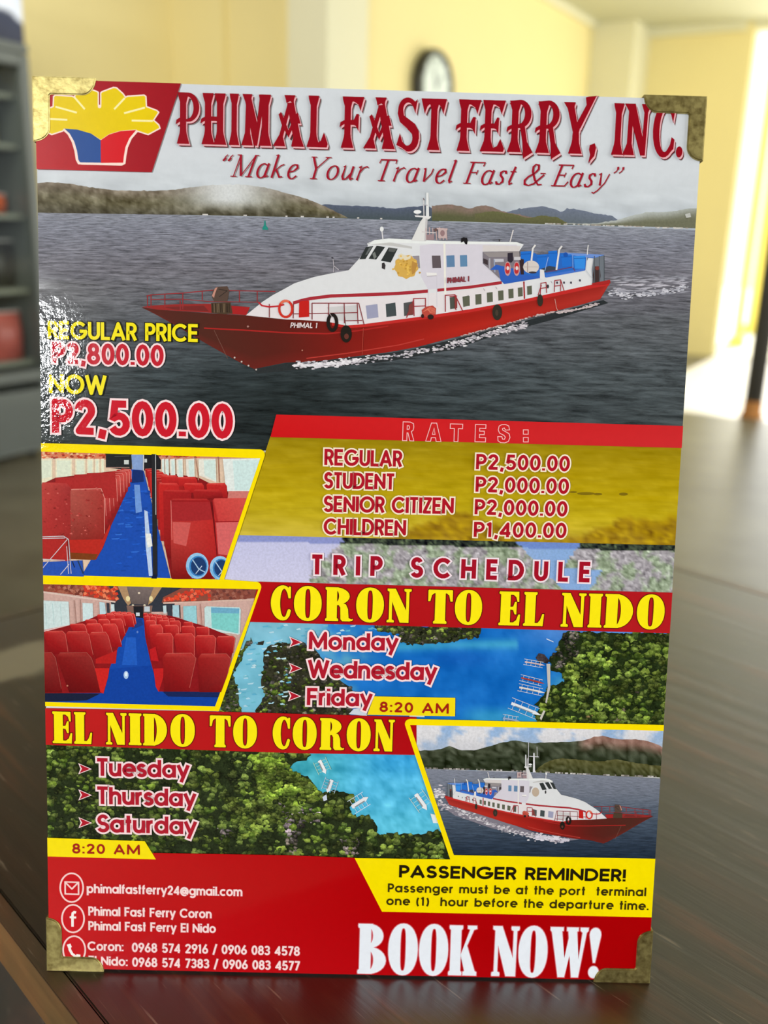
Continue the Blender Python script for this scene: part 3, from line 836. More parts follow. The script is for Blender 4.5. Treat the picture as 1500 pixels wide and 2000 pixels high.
def layout(font, txt, gap):
    x = 0; out = []
    for i, ch in enumerate(txt):
        g = font[ch]; out.append((x, g)); x += g[0] + (gap if i < len(txt) - 1 else 0)
    return out, x
def sans(txt, p0, p1, cap, layers, gap=9, weight=15, font=G, name='lettering', label=None, base=0.00062, shear=0.0, nib=None):
    """a line of lettering from baseline point p0 to p1 (measured), cap height in measured pixels.
    layers: list of (extra width px, sRGB)"""
    u0, v0 = UV(*p0); u1, v1 = UV(*p1)
    vb0, vb1 = v0, v1
    m = mpp(*p0); H = cap * m
    lay, W = layout(font, txt, gap)
    kx = (u1 - u0) / W; ky = H / 100
    a = Art(name, base, M_ink, label=label)
    for li, (ex, col) in enumerate(layers):
        lc = tuple(lin(c) for c in col)
        w0 = a.w
        for x0, g in lay:
            a.w = w0 + li * 4e-6
            for st in g[1]:
                wt = weight
                pts = st
                if isinstance(st, tuple): wt, pts = st
                uv = []
                for (x, y) in pts:
                    X = x0 + x + shear * y
                    f_ = X / W
                    uv.append((u0 + X * kx, vb0 + (vb1 - vb0) * f_ + y * ky))
                closed = len(uv) > 6 and abs(uv[0][0] - uv[-1][0]) < 1e-9 and abs(uv[0][1] - uv[-1][1]) < 1e-9
                fn = None
                if nib and wt == weight:
                    thin, thick, na = nib
                    fn = lambda th, e=ex: ((thin + (thick - thin) * abs(math.sin(th - na)) ** 1.3) * ky + 2 * e * m)
                a.ribbon(uv, wt * ky + 2 * ex * m, lc, closed, ext=ex * m, fn=fn)
        a.w = max(a.w, w0) + 2e-5
    return a.build()

# -- slab display face (condensed, heavy), polygons in 100-unit cap height
def ring(outer, inner): return ('ring', outer, inner)
def rnd(x0, y0, x1, y1, r=2.5, n=3):
    """rounded rectangle points"""
    p = []
    for cx, cy, a in ((x1 - r, y1 - r, 0), (x0 + r, y1 - r, 90), (x0 + r, y0 + r, 180), (x1 - r, y0 + r, 270)):
        for i in range(n + 1):
            t = math.radians(a + 90 * i / n); p.append((cx + r * math.cos(t), cy + r * math.sin(t)))
    return p
def sup(cx, cy, rx, ry, e=2.0, n=32, a0=0, a1=360):
    o = []
    for i in range(n):
        t = math.radians(a0 + (a1 - a0) * i / n); c, s_ = math.cos(t), math.sin(t)
        o.append((cx + rx * math.copysign(abs(c) ** (2 / e), c), cy + ry * math.copysign(abs(s_) ** (2 / e), s_)))
    return o
def stem(x0, x1, y0=0, y1=100, s=5, top=True, bot=True):
    """heavy stem with small rounded slabs"""
    p = []
    if bot: p += [(x0 - s, y0 + 3), (x0 - s + 1, y0), (x1 + s - 1, y0), (x1 + s, y0 + 3), (x1 + s - 1, y0 + 7), (x1 + .5, y0 + 9)]
    else: p += [(x0, y0), (x1, y0)]
    if top: p += [(x1 + .5, y1 - 9), (x1 + s - 1, y1 - 7), (x1 + s, y1 - 3), (x1 + s - 1, y1), (x0 - s + 1, y1), (x0 - s, y1 - 3), (x0 - s + 1, y1 - 7), (x0 - .5, y1 - 9)]
    else: p += [(x1, y1), (x0, y1)]
    if bot: p += [(x0 - .5, y0 + 9), (x0 - s + 1, y0 + 7)]
    return p
S = {}
S['O'] = (78, [ring(sup(39, 50, 39, 52, 2.15), sup(39, 50, 7.5, 43, 3.2))])
def Cshape():
    out = AR(38, 50, 37, 52, 62, 298, 22)
    inn = AR(42, 50, 15, 44, 290, 70, 18)
    return out + [(55, 12), (52, 22), (52, 26), (50, 28)] + [(47, 20)] + inn
S['C'] = (62, [[(60, 64), (60, 98), (55, 99), (52, 95)] + AR(36, 50, 36, 52, 68, 292, 22) + [(57, 12), (61, 28), (57, 32), (52, 31), (49, 24)] + AR(40, 50, 12, 42, 300, 62, 16) + [(50, 78), (53, 64)]])
S['R'] = (80, [stem(6, 34), ring(AR(30, 74, 40, 26, 90, -90, 12), AR(30, 74, 10, 18, 90, -90, 12)),
               [(32, 54), (44, 56), (60, 50), (66, 36), (68, 10), (76, 6), (80, 8), (79, 2), (70, 0), (50, 0), (45, 6), (44, 40), (40, 47), (32, 48)]])
S['N'] = (74, [stem(8, 16, s=7, top=False), [(2, 100), (26, 100), (66, 20), (66, 0), (58, 0), (40, 0), (8, 84), (8, 91), (2, 94)], stem(58, 66, s=7, bot=False)])
S['T'] = (70, [stem(21, 49, top=False), [(1, 66), (1, 98), (3, 100), (67, 100), (69, 98), (69, 66), (63, 66), (59, 84), (52, 90), (49, 90), (21, 90), (18, 90), (11, 84), (7, 66)]])
S['E'] = (64, [stem(6, 34, top=False, bot=False), [(1, 97), (2, 100), (58, 100), (59, 70), (54, 70), (50, 84), (42, 91), (34, 91), (6, 91), (1, 94)],
               [(1, 3), (2, 0), (61, 0), (63, 33), (58, 33), (52, 16), (43, 9), (34, 9), (6, 9), (1, 6)],
               [(34, 47), (34, 55), (42, 56), (47, 70), (52, 70), (52, 33), (47, 33), (42, 46)]])
S['L'] = (60, [stem(6, 34, bot=False), [(1, 3), (2, 0), (57, 0), (60, 36), (55, 36), (49, 18), (42, 9), (34, 9), (6, 9), (1, 6)]])
S['I'] = (40, [stem(6, 34)])
S['D'] = (76, [stem(6, 34, s=5), ring(AR(30, 50, 44, 50, 90, -90, 16), AR(30, 50, 13, 42, 90, -90, 16))])
S['B'] = (76, [stem(6, 34), ring(AR(30, 76, 36, 24, 90, -90, 12), AR(30, 76, 10, 16, 90, -90, 12)), ring(AR(30, 27, 44, 27, 90, -90, 12), AR(30, 27, 12, 19, 90, -90, 12))])
S['K'] = (82, [stem(6, 34), [(34, 40), (60, 92), (53, 94), (53, 100), (78, 100), (79, 94), (70, 92), (52, 60), (76, 9), (81, 7), (81, 0), (42, 0), (42, 7), (47, 9), (34, 44)]])
S['W'] = (110, [[(2, 100), (38, 100), (38, 93), (34, 92), (44, 38), (54, 78), (52, 92), (48, 93), (48, 100), (80, 100), (80, 93), (76, 92), (84, 36), (92, 90), (86, 94), (86, 100), (108, 100), (108, 94), (103, 90), (85, 0), (66, 0), (58, 44), (46, 0), (28, 0), (6, 90), (2, 94)]])
S['!'] = (30, [[(13, 30), (3, 84)] + AR(15, 87, 12, 13, 180, 0, 8) + [(27, 84), (17, 30)], sup(15, 11, 11, 12)])
# -- ornate heading face
def ostem(c, w=12, y0=0, y1=100, tf=4, bf=7):
    return [(c - w / 2 - bf, y0), (c + w / 2 + bf, y0), (c + w / 2 + 1, y0 + 20), (c + w / 2, y0 + 28), (c + w / 2, y1 - 20), (c + w / 2 + tf, y1 - 6), (c + w / 2 + tf + 1, y1), (c - w / 2 - tf - 1, y1), (c - w / 2 - tf, y1 - 6), (c - w / 2, y1 - 18), (c - w / 2, y0 + 28), (c - w / 2 - 1, y0 + 20)]
Q = {}
hook = lambda x, y: [(x - 9, y - 6), (x - 7, y + 2), (x, y + 6), (x + 8, y + 6), (x + 8, y), (x, y), (x - 5, y - 3)]
Q['P'] = (50, [ostem(13), ring([(2, 100)] + AR(24, 72, 24, 28, 90, -90, 14) + [(16, 44)], [(14, 95)] + AR(22, 71, 15, 23, 90, -90, 14) + [(16, 48)]), hook(6, 44)])
Q['H'] = (50, [ostem(12), ostem(38), [(12, 47), (12, 54), (38, 54), (38, 47)], hook(5, 47)])
Q['I'] = (26, [ostem(13)])
Q['M'] = (66, [[(0, 0), (24, 0), (18, 24), (17, 92), (10, 92), (8, 24)], [(2, 100), (22, 100), (20, 92), (37, 30), (32, 0), (28, 0), (8, 86)], [(30, 0), (34, 0), (48, 86), (46, 96), (38, 100), (40, 92)], ostem(52, 13)])
Q['A'] = (66, [[(24, 100), (46, 100), (43, 92), (43, 84), (36, 90), (28, 86), (27, 92)], [(31, 86), (14, 22), (0, 0), (25, 0), (20, 18), (35, 72)], [(30, 84), (43, 86), (58, 20), (66, 0), (40, 0), (44, 18), (33, 70)],
               [(12, 62), (16, 66), (20, 58), (33, 30), (46, 60), (52, 66), (58, 46), (46, 46), (33, 18), (18, 44)]])
Q['L'] = (48, [ostem(14, bf=8), [(4, 0), (44, 0), (46, 6), (38, 28), (32, 12), (24, 6), (8, 6)]])
Q['F'] = (50, [ostem(14), [(3, 100), (49, 100), (42, 74), (38, 86), (28, 92), (14, 92)], [(14, 46), (14, 54), (28, 54), (34, 66), (38, 66), (38, 34), (33, 44), (28, 46)], hook(6, 47)])
Q['E'] = (52, [ostem(14, bf=9), [(3, 100), (50, 100), (43, 74), (38, 88), (28, 93), (14, 93)], [(14, 46), (14, 54), (28, 54), (34, 66), (37, 66), (37, 34), (33, 44), (28, 46)], hook(6, 47), [(4, 0), (48, 0), (50, 5), (42, 24), (36, 10), (28, 6), (10, 6)]])
Q['S'] = (50, [[(45, 98), (41, 72), (37, 84)] + AR(25, 78, 12, 15, 50, 180, 8) + [(15, 66), (40, 50), (49, 36), (50, 22)] + AR(28, 20, 21, 24, 0, -100, 8) + [(12, 4), (2, 8), (8, 30), (13, 14)] + AR(25, 22, 12, 16, 250, 360, 8) + [(36, 30), (24, 42), (8, 54), (3, 70)] + AR(24, 78, 20, 23, 170, 60, 8) + [(40, 93)]])
Q['T'] = (54, [ostem(28), [(0, 100), (54, 100), (48, 72), (43, 86), (36, 92), (19, 92), (12, 86), (7, 72)]])
Q['R'] = (52, [ostem(14, bf=8), ring([(2, 94), (8, 100)] + AR(24, 75, 23, 27, 90, -90, 14) + [(16, 48)], [(12, 95), (15, 95)] + AR(21, 75, 14, 21, 90, -90, 14) + [(16, 54)]), [(24, 52), (34, 52), (40, 20), (52, 0), (34, -12), (32, 18), (27, 44)], hook(6, 46)])
Q['Y'] = (64, [ostem(26, y1=52, tf=-1), [(0, 100), (22, 100), (20, 92), (28, 56), (33, 50), (32, 44), (20, 44), (8, 88)], [(26, 50), (34, 50), (64, 122), (66, 125), (50, 112), (44, 110), (46, 96), (28, 60)]])
Q[','] = (16, [[(2, 16), (12, 20), (15, 12), (12, -4), (0, -18), (4, -2), (1, 8)]])
Q['N'] = (54, [[(0, 0), (22, 0), (16, 22), (16, 90), (9, 90), (8, 22)], [(0, 100), (20, 100), (42, 18), (43, 0), (36, 0), (8, 88)], [(38, 0), (44, 0), (46, 84), (52, 100), (34, 100), (40, 84)]])
Q['C'] = (46, [[(44, 94), (41, 66), (36, 84)] + AR(26, 50, 14, 44, 50, 305, 16) + [(38, 22), (40, 36), (45, 32), (44, 14)] + AR(24, 50, 24, 53, 310, 55, 18)])
Q['.'] = (14, [sup(7, 8, 7, 10)])

def glyph_polys(art, g, X0, kx, fv, ky, layers_fn):
    pass
def display(font, items, name, label, layers, base=0.00062, outline_first=None):
    """items: (char, x_left_px, x_right_px, baseline_px, cap_px). layers: (du px, dv px, expand px, sRGB)"""
    a = Art(name, base, M_ink, label=label)
    for li, (dx, dy, ex, col) in enumerate(layers):
        lc = tuple(lin(c) for c in col)
        w0 = base + li * 2.2e-5
        for ch, xl, xr, yb, cap in items:
            u0, v0 = UV(xl, yb); u1, _ = UV(xr, yb); m = mpp(xl, yb)
            W, parts = font[ch]
            kx = (u1 - u0) / W; ky = cap * m / 100
            def tr(p): return (u0 + p[0] * kx + dx * m, v0 + p[1] * ky - dy * m)
            a.w = w0
            for pt in parts:
                if isinstance(pt, tuple):
                    o = [tr(p) for p in pt[1]]; i_ = [tr(p) for p in pt[2]]
                    n = len(o); closed = math.hypot(o[0][0] - o[-1][0], o[0][1] - o[-1][1]) < 0.02 * (abs(u1 - u0)) + 0 or len(o) == 32
                    if len(o) == len(i_):
                        fs = [(k, (k + 1) % n, n + (k + 1) % n, n + k) for k in range(n if closed else n - 1)]
                        a._add(o + i_, fs, [lc] * (2 * n)); a.bump()
                    else:
                        full = o + i_[::-1]
                        fs = geometry.tessellate_polygon([[Vector((x, y, 0)) for x, y in full]])
                        a._add(full, fs, [lc] * len(full)); a.bump()
                    if ex: a.ribbon(o, 2 * ex * m, lc, closed); a.ribbon(i_, 2 * ex * m, lc, closed)
                else:
                    P = [tr(p) for p in pt]
                    fs = geometry.tessellate_polygon([[Vector((x, y, 0)) for x, y in P]])
                    a._add(P, fs, [lc] * len(P)); a.bump()
                    if ex: a.ribbon(P, 2 * ex * m, lc, True)
    return a.build()

# ================================================================== printed pictures
def lerp(a, b, t): return a + (b - a) * t
def mix(c1, c2, t): t = max(0, min(1, t)); return tuple(lerp(a, b, t) for a, b in zip(c1, c2))
def ramp(t, stops):
    if t <= stops[0][0]: return stops[0][1]
    for (a, ca), (b, cb) in zip(stops, stops[1:]):
        if t <= b: return mix(ca, cb, (t - a) / (b - a))
    return stops[-1][1]
def smooth(t): t = max(0, min(1, t)); return t * t * (3 - 2 * t)
def ip(x, pts):
    if x <= pts[0][0]: return pts[0][1]
    for (a, ya), (b, yb) in zip(pts, pts[1:]):
        if x <= b: return lerp(ya, yb, (x - a) / (b - a))
    return pts[-1][1]

# ---- sky, hills
hor = lambda x: ip(x, [(68, 416), (400, 421), (680, 427), (1000, 437), (1360, 449)])
def sky(x, y):
    h = hor(x)
    t = (h - y) / 95.0
    n = fbm(x, y * 2.2, 0.012, 4, 3.1)
    base = ramp(t, [(0, (176, 184, 196)), (0.35, (196, 202, 208)), (0.75, (208, 213, 218)), (1.2, (213, 217, 222))])
    k = n * 22 * smooth(1.3 - t) * (1 if t < 1.3 else 0)
    return tuple(c + k for c in base)
SKY = Art('printed_sky', 0.00002, M_ink)
SKY.grid(66, 150, 1384, 452, 60, 44, sky)
SKY.build()
sea_stops = [(0, (136, 139, 150)), (0.06, (124, 126, 138)), (0.25, (112, 110, 118)), (0.45, (92, 94, 100)), (0.7, (66, 74, 78)), (1, (46, 54, 56))]
def seac(x, y):
    h = hor(x); t = (y - h) / 420
    c = ramp(t, sea_stops)
    # dark water below the bow, lighter at the lower right
    d = math.exp(-((x - 560) / 170) ** 2 - ((y - 800) / 110) ** 2)
    c = mix(c, (28, 35, 36), 0.75 * d)
    if t > .4: c = mix(c, (84, 88, 90), 0.35 * smooth((x - 900) / 300))
    if x < 330 and t > .3: c = mix(c, (98, 96, 92), 0.30 * smooth((330 - x) / 250))
    n = fbm(x, y * 3, 0.01, 3, 9) * 8
    return tuple(v + n for v in c)
SEA = Art('printed_sea', 0.00003, M_sea, clip=[(66, 414), (400, 421), (700, 428), (1000, 437), (1380, 450), (1380, 880), (66, 880)])
SEA.grid(64, 410, 1384, 882, 50, 36, seac)
SEA.build()
HL = Art('printed_hills', 0.00004, M_photo)
def hill(top, bot, fn, nx=60, ny=8):
    x0, x1 = top[0][0], top[-1][0]
    vs = []; cs = []; fs = []
    for j in range(ny + 1):
        for i in range(nx + 1):
            x = lerp(x0, x1, i / nx)
            yt = ip(x, top) + fbm(x, 0, 0.15, 3, 2) * 1.6; yb = bot(x)
            y = lerp(yt, yb, j / ny)
            vs.append(UV(x, y)); cs.append(tuple(lin(max(0, min(255, c))) for c in fn(x, y, j / ny)))
    for j in range(ny):
        for i in range(nx):
            a = j * (nx + 1) + i; fs.append((a, a + 1, a + nx + 2, a + nx + 1))
    HL._add(vs, fs, cs); HL.bump()
hill([(618, 402), (640, 399), (679, 402), (700, 402), (735, 404), (772, 408), (800, 404), (836, 402), (860, 412)], lambda x: hor(x), lambda x, y, t: mix((88, 96, 116), (74, 84, 88), t), 40, 5)
hill([(990, 414), (1017, 408), (1040, 405), (1063, 403), (1085, 408), (1099, 415), (1110, 408), (1125, 408), (1160, 416), (1199, 422), (1212, 432)], lambda x: hor(x) - 1, lambda x, y, t: mix((112, 120, 138), (98, 106, 112), t), 50, 5)
hill([(846, 402), (881, 399), (900, 402), (922, 408), (935, 403), (945, 401), (965, 404), (981, 412), (1000, 416), (1040, 424), (1080, 432), (1110, 438)], lambda x: hor(x) - 1,
     lambda x, y, t: mix(mix((142, 118, 108), (128, 112, 100), fbm(x, y, .08, 3, 4) + .5), (92, 94, 66), smooth(t * 1.6 - .2)), 60, 6)
hill([(930, 418), (965, 412), (1000, 417), (1035, 426), (1060, 421), (1090, 424), (1110, 436)], lambda x: hor(x) - 1, lambda x, y, t: mix((104, 104, 70), (92, 92, 64), t), 40, 5)
hill([(1108, 436), (1160, 437), (1208, 430), (1240, 420), (1267, 415), (1310, 414), (1345, 408), (1366, 407)], lambda x: hor(x) - 3,
     lambda x, y, t: mix((180, 184, 180), (112, 112, 92), smooth(t * 1.3 + (x - 1250) / 400)), 50, 6)
def lefthill(x, y, t):
    n = fbm(x, y, .05, 4, 1)
    c = mix(mix((128, 116, 100), (100, 94, 70), smooth(t * 2)), (78, 74, 58), smooth(t * 2 - 1))
    c = tuple(v + n * 44 for v in c)
    fog = math.exp(-((x - 450) / 85) ** 2) * smooth((1 - t) * 1.75)
    return mix(c, (214, 216, 216), fog)
hill([(66, 358), (103, 356), (141, 359), (180, 366), (230, 372), (299, 373), (340, 371), (376, 366), (420, 361), (470, 360), (520, 366), (572, 380), (600, 388), (627, 398), (655, 412), (681, 425)],
     lambda x: hor(x) - .5, lefthill, 110, 14)
for k in range(60):
    x = random.uniform(1060, 1345); HL.rect(x, hor(x) - 3.5, x + random.uniform(2, 7), hor(x) - 1.5, random.choice([(196, 186, 178), (170, 160, 150), (206, 204, 200)]))
for x, wd in ((398, 9), (478, 7), (404, 5), (640, 5), (652, 4), (590, 6), (560, 4), (1296, 9), (1318, 12), (1285, 5), (700, 4), (745, 4)):
    HL.rect(x, hor(x) - 3, x + wd, hor(x) - .5, (212, 206, 200))
HL.poly([(519, 431), (521, 431), (522, 440), (526, 446), (526, 449), (515, 449), (515, 446), (518, 440)], (44, 140, 128))
HL.poly([(1340, 419), (1350, 416), (1352, 424), (1343, 426)], (190, 190, 185))
HL.build()

# ---- ferry
def s1(x, y): return (260 + x / 5.0, 520 + y / 5.0)
def s2(x, y): return (480 + x / 6.25, 430 + y / 6.25)
def s3(x, y): return (680 + x / 6.0606, 370 + y / 6.0606)
def s4(x, y): return (880 + x / 4.412, 430 + y / 4.412)
def q(f, *pts): return [f(*p) for p in pts]
def ferry(a, k=1.0, fine=True, wk=True):
    W = lambda w_: w_ * k
    hull_top = [(279, 600), (310, 605), (414, 612), (482, 616), (560, 623), (624, 625), (650, 629), (677, 634), (713, 632), (828, 617), (920, 603), (1025, 584), (1084, 572), (1158, 556), (1194, 550)]
    wl = [(1179, 583), (1130, 597), (1084, 608), (1000, 630), (920, 652), (880, 661), (820, 677), (760, 688), (680, 698), (620, 706), (560, 708), (496, 721), (470, 708), (404, 671), (340, 633), (300, 611)]
    def hc(x, y):
        c = ramp((x - 279) / 900, [(0, (92, 40, 34)), (.12, (80, 42, 34)), (.3, (92, 34, 28)), (.42, (122, 30, 25)), (.55, (160, 34, 28)), (.7, (182, 40, 30)), (1, (176, 52, 44))])
        return c
    top = hull_top; nx = 46
    botp = [(279, 601), (300, 611), (340, 633), (404, 671), (470, 708), (496, 721), (560, 708), (620, 706), (680, 698), (760, 688), (820, 677), (880, 661), (920, 652), (1000, 630), (1084, 608), (1130, 597), (1179, 583), (1190, 566), (1194, 551)]
    for i in range(nx):
        xa, xb = lerp(279, 1194, i / nx), lerp(279, 1194, (i + 1) / nx)
        ta, tb_, ba, bb = ip(xa, top), ip(xb, top), ip(xa, botp), ip(xb, botp)
        for j in range(4):
            f0, f1 = j / 4, (j + 1) / 4
            def cc(x, f):
                c = hc(x, 0); 
                if x > 640: c = mix(c, (120, 24, 20), .55 * math.exp(-((f - .35) / .15) ** 2))
                return mix(c, (150, 40, 36), .3 * (f > .9))
            P = [(xa, lerp(ta, ba, f0)), (xb, lerp(tb_, bb, f0)), (xb, lerp(tb_, bb, f1)), (xa, lerp(ta, ba, f1))]
            w_ = a.w; a.poly(P, None, [cc(xa, f0), cc(xb, f0), cc(xb, f1), cc(xa, f1)]); a.w = w_
    a.bump()
    # sheer strake and rubbing strip
    for i in range(30):
        xa, xb = lerp(650, 1192, i / 30), lerp(650, 1192, (i + 1) / 30)
        w_ = a.w; a.poly([(xa, ip(xa, top)), (xb, ip(xb, top)), (xb, ip(xb, top) + 7), (xa, ip(xa, top) + 7)], (196, 46, 44)); a.w = w_
    a.bump()
    a.line([(400, 641), (480, 645), (560, 650), (640, 652), (700, 646), (760, 637)], W(2.6), (172, 40, 38))
    a.line([(600, 700), (680, 690), (780, 674), (830, 662)], W(2), (186, 60, 52))
    # fore deck
    a.poly(q(s1, (100, 398), (180, 385), (420, 372), (750, 366), (1150, 400), (1115, 478), (770, 456), (250, 425)), (150, 46, 44))
    a.poly(q(s1, (300, 400), (700, 385), (750, 440), (420, 425)), (118, 44, 42))
    a.poly(q(s1, (980, 392), (1150, 402), (1115, 476), (985, 465)), (168, 38, 40))
    for y0, y1 in (((290, 245)), ((325, 350))): pass
    rail = (150, 52, 56)
    a.line(q(s1, (140, 292), (190, 280), (500, 262), (780, 235), (1050, 240), (1400, 248)), W(1.8), rail)
    a.line(q(s1, (190, 325), (480, 322), (750, 345), (1240, 352)), W(1.4), rail)
    for x, y0, y1 in ((150, 290, 405), (185, 280, 400), (320, 272, 405), (495, 262, 420), (470, 335, 430), (685, 250, 330), (1048, 240, 350), (1222, 244, 352)):
        a.line([s1(x, y0), s1(x, y1)], W(1.8), rail)
    a.poly(q(s1, (780, 300), (790, 235), (830, 200), (930, 195), (950, 240), (940, 300), (930, 345), (800, 345)), (88, 70, 62))
    a.poly(q(s1, (780, 290), (810, 215), (835, 205), (812, 262), (800, 310)), (196, 140, 124))
    a.poly(q(s1, (770, 360), (960, 352), (980, 462), (900, 470), (775, 455)), (78, 62, 48))
    for k_ in range(12 if fine else 0):
        x = 785 + k_ * 15; a.line([s1(x, 365), s1(x + random.uniform(-6, 6), 452)], 1.2, random.choice([(120, 100, 78), (46, 36, 30)]))
    a.line([s1(845, 225), s1(930, 240), s1(850, 300)], W(1.2), (50, 44, 40))
    # hull ropes
    a.line([(420, 645), (446, 700)], W(.8), (128, 88, 76))
    # superstructure
    up = [(482, 616), (514, 590), (534, 577), (560, 563), (576, 554), (597, 547), (616, 541), (650, 534), (683, 528), (704, 505), (721, 480), (719, 476), (734, 469), (762, 467), (807, 468), (870, 471), (925, 472), (1011, 473), (1025, 478), (1016, 491), (945, 492), (945, 515), (957, 525), (982, 548), (1025, 549), (1057, 541), (1068, 540), (1140, 528), (1152, 502), (1162, 505), (1158, 556), (1084, 572), (1025, 585), (920, 604), (828, 618), (713, 633), (677, 636), (650, 630), (624, 626), (560, 624)]
    n0 = a.w
    a.poly(up, (222, 222, 224))
    # soft shade planes on the white
    a.poly([(822, 480), (866, 474), (925, 474), (1011, 476), (1014, 490), (945, 491), (945, 515), (982, 548), (925, 556), (860, 563), (838, 566), (824, 540)], (214, 208, 218))
    a.poly([(719, 477), (734, 471), (762, 473), (807, 482), (807, 486), (762, 480), (735, 478)], (196, 194, 192))
    a.poly([(734, 469), (762, 466), (870, 471), (1011, 473), (1025, 478), (870, 477), (762, 474), (722, 478)], (234, 236, 234))
    a.poly([(945, 479), (1019, 481), (1016, 491), (945, 492)], (214, 206, 204))
    a.poly([(482, 616), (514, 592), (576, 596), (624, 590), (720, 582), (838, 573), (920, 566), (1025, 550), (1025, 584), (920, 603), (828, 617), (713, 632), (650, 629), (560, 623)], (228, 220, 222))
    a.poly([(640, 600), (700, 596), (702, 628), (655, 626)], (206, 202, 202))
    # stripes
    def band(pts, th, col):
        a.poly(pts + [(x, y + th) for x, y in reversed(pts)], col)
    band([(574, 589), (590, 584), (608, 580), (648, 575), (720, 572.5), (780, 570), (838, 565.5)], 6.6, (168, 48, 58))
    band([(856, 564), (920, 558), (982, 549)], 6, (168, 48, 58))
    if fine: a.line([(838, 566), (838, 600)], .8, (196, 190, 200)); a.line([(855, 540), (855, 600)], .8, (200, 194, 204))
    a.poly(q(s3, (1140, 640), (1165, 640), (1172, 1240), (1150, 1240)), (236, 232, 222))
    a.line([(1025, 550), (1026, 584)], W(3), (160, 44, 48))
    # lower windows
    wins = [((716, 597), (739, 594), (741, 620), (719, 623), (158, 158, 184)), ((755, 594), (774, 591), (776, 617), (756.5, 619.5), (70, 78, 80)), ((790, 592), (807, 589), (809, 615), (791, 617.5), (84, 84, 84)),
            ((880, 581), (893, 579), (894.5, 602), (881, 604), (82, 84, 76)), ((905, 580), (917.5, 577), (918.5, 597), (906.5, 600), (88, 92, 82))]
    for x0, x1, y0, y1 in ((906, 919, 578, 599), (930, 942, 574, 595.5), (952.5, 964, 570.5, 591), (974.5, 985, 567, 587.5), (994.5, 1004.5, 563.7, 583.5), (1013, 1022.5, 561, 580), (1031, 1040.5, 558, 576.5)):
        wins.append(((x0, y0 + 1.4), (x1, y0), (x1 + .4, y1 - 1.6), (x0 + .6, y1), (96, 98, 82)))
    for a_, b_, c_, d_, col in wins: a.poly([a_, b_, c_, d_], col)
    # upper windows
    for pts, col in ((q(s3, (770, 790), (855, 785), (865, 935), (835, 930), (820, 860)), (150, 142, 148)), (q(s3, (1003, 785), (1105, 785), (1112, 930), (1010, 932)), (98, 88, 92)),
                     (q(s3, (1175, 785), (1270, 780), (1275, 918), (1180, 922)), (98, 132, 168)), (q(s3, (1335, 780), (1420, 777), (1423, 913), (1340, 917)), (98, 136, 172))):
        a.poly(pts, col)
    for pts in (((225, 682), (312, 672), (218, 826), (145, 829)), ((350, 668), (452, 682), (345, 832), (255, 822)), ((492, 688), (600, 702), (517, 866), (400, 846))):
        a.poly(q(s3, *pts), (50, 54, 54))
    if fine:
        a.poly(q(s3, (300, 760), (330, 740), (350, 800), (320, 828)), (120, 124, 120)); a.poly(q(s3, (500, 690), (590, 702), (560, 745), (490, 735)), (92, 94, 92)); a.poly(q(s3, (260, 690), (300, 680), (240, 770), (215, 780)), (100, 104, 104))
    a.poly(q(s3, (412, 875), (440, 866), (455, 900), (448, 950), (410, 935)), (58, 54, 56))
    # yellow emblem on the wheelhouse
    if fine:
        rr = [(700 + r_ * math.cos(t_), 915 + r_ * 1.0 * math.sin(t_)) for t_, r_ in ((math.radians(d), 138 + 9 * math.sin(math.radians(d * 9))) for d in range(0, 360, 10))]
        a.poly(q(s3, *[p for p in rr]), (214, 170, 84))
        a.poly(q(s3, (600, 780), (640, 760), (720, 800), (760, 770), (750, 820), (700, 840), (620, 830)), (226, 214, 186))
        for k_ in range(40):
            x, y = random.gauss(700, 55), random.gauss(920, 55); a.ell(*s3(x, y), 2.2, 2, random.choice([(232, 190, 92), (196, 148, 62), (224, 178, 80)]), 6)
        a.poly(q(s3, (770, 850), (835, 880), (800, 990), (770, 1010), (760, 940)), (186, 138, 70))
    else:
        a.ell(795, 521, 16, 18, (190, 170, 150))
    # doorway pod
    a.poly(q(s3, (935, 985), (1060, 990), (1062, 1025), (990, 1030), (945, 1030)), (236, 232, 230))
    a.line(q(s3, (945, 1030), (1060, 1022)), W(1.2), (176, 166, 172))
    # mast
    a.poly(q(s3, (762, 606), (868, 385), (900, 340), (900, 325), (985, 320), (985, 345), (955, 360), (948, 500), (930, 615)), (224, 222, 220))
    a.poly(q(s3, (930, 345), (955, 350), (948, 500), (935, 612), (915, 612)), (196, 192, 194))
    a.poly(q(s3, (800, 308), (900, 315), (998, 322), (990, 338), (900, 335), (810, 326)), (226, 224, 224))
    a.poly(q(s3, (940, 40), (968, 42), (972, 320), (935, 320)), (228, 228, 228))
    a.line(q(s3, (908, 110), (912, 320)), W(2), (214, 210, 212))
    a.line(q(s3, (905, 185), (955, 190)), W(1.2), (170, 164, 170))
    a.ell(*s3(835, 268), 7.6, 3.8, (236, 236, 236)); a.line(q(s3, (815, 290), (850, 306)), W(1.6), (150, 146, 150))
    a.line(q(s3, (905, 105), (915, 130)), W(2), (120, 100, 104))
    a.line(q(s3, (415, 500), (425, 592)), W(2.2), (220, 216, 218)); a.ell(*s3(412, 472), 3.8, 5, (232, 232, 232))
    # roof gear
    for x in range(935, 1200, 40): a.line([s3(x, 450 + (x % 3) * 6), s3(x + 6, 600)], W(1.8), (196, 166, 164))
    a.line(q(s3, (885, 505), (1050, 515)), W(1.8), (212, 204, 204)); a.line(q(s3, (1060, 465), (1190, 475)), W(3), (206, 180, 176))
    a.rect(*s3(1080, 470), *s3(1180, 580), (196, 172, 170)); a.ell(*s3(1130, 520), 4.5, 6, (150, 120, 122))
    a.poly(q(s3, (940, 540), (1030, 530), (1030, 600), (940, 600)), (158, 132, 136))
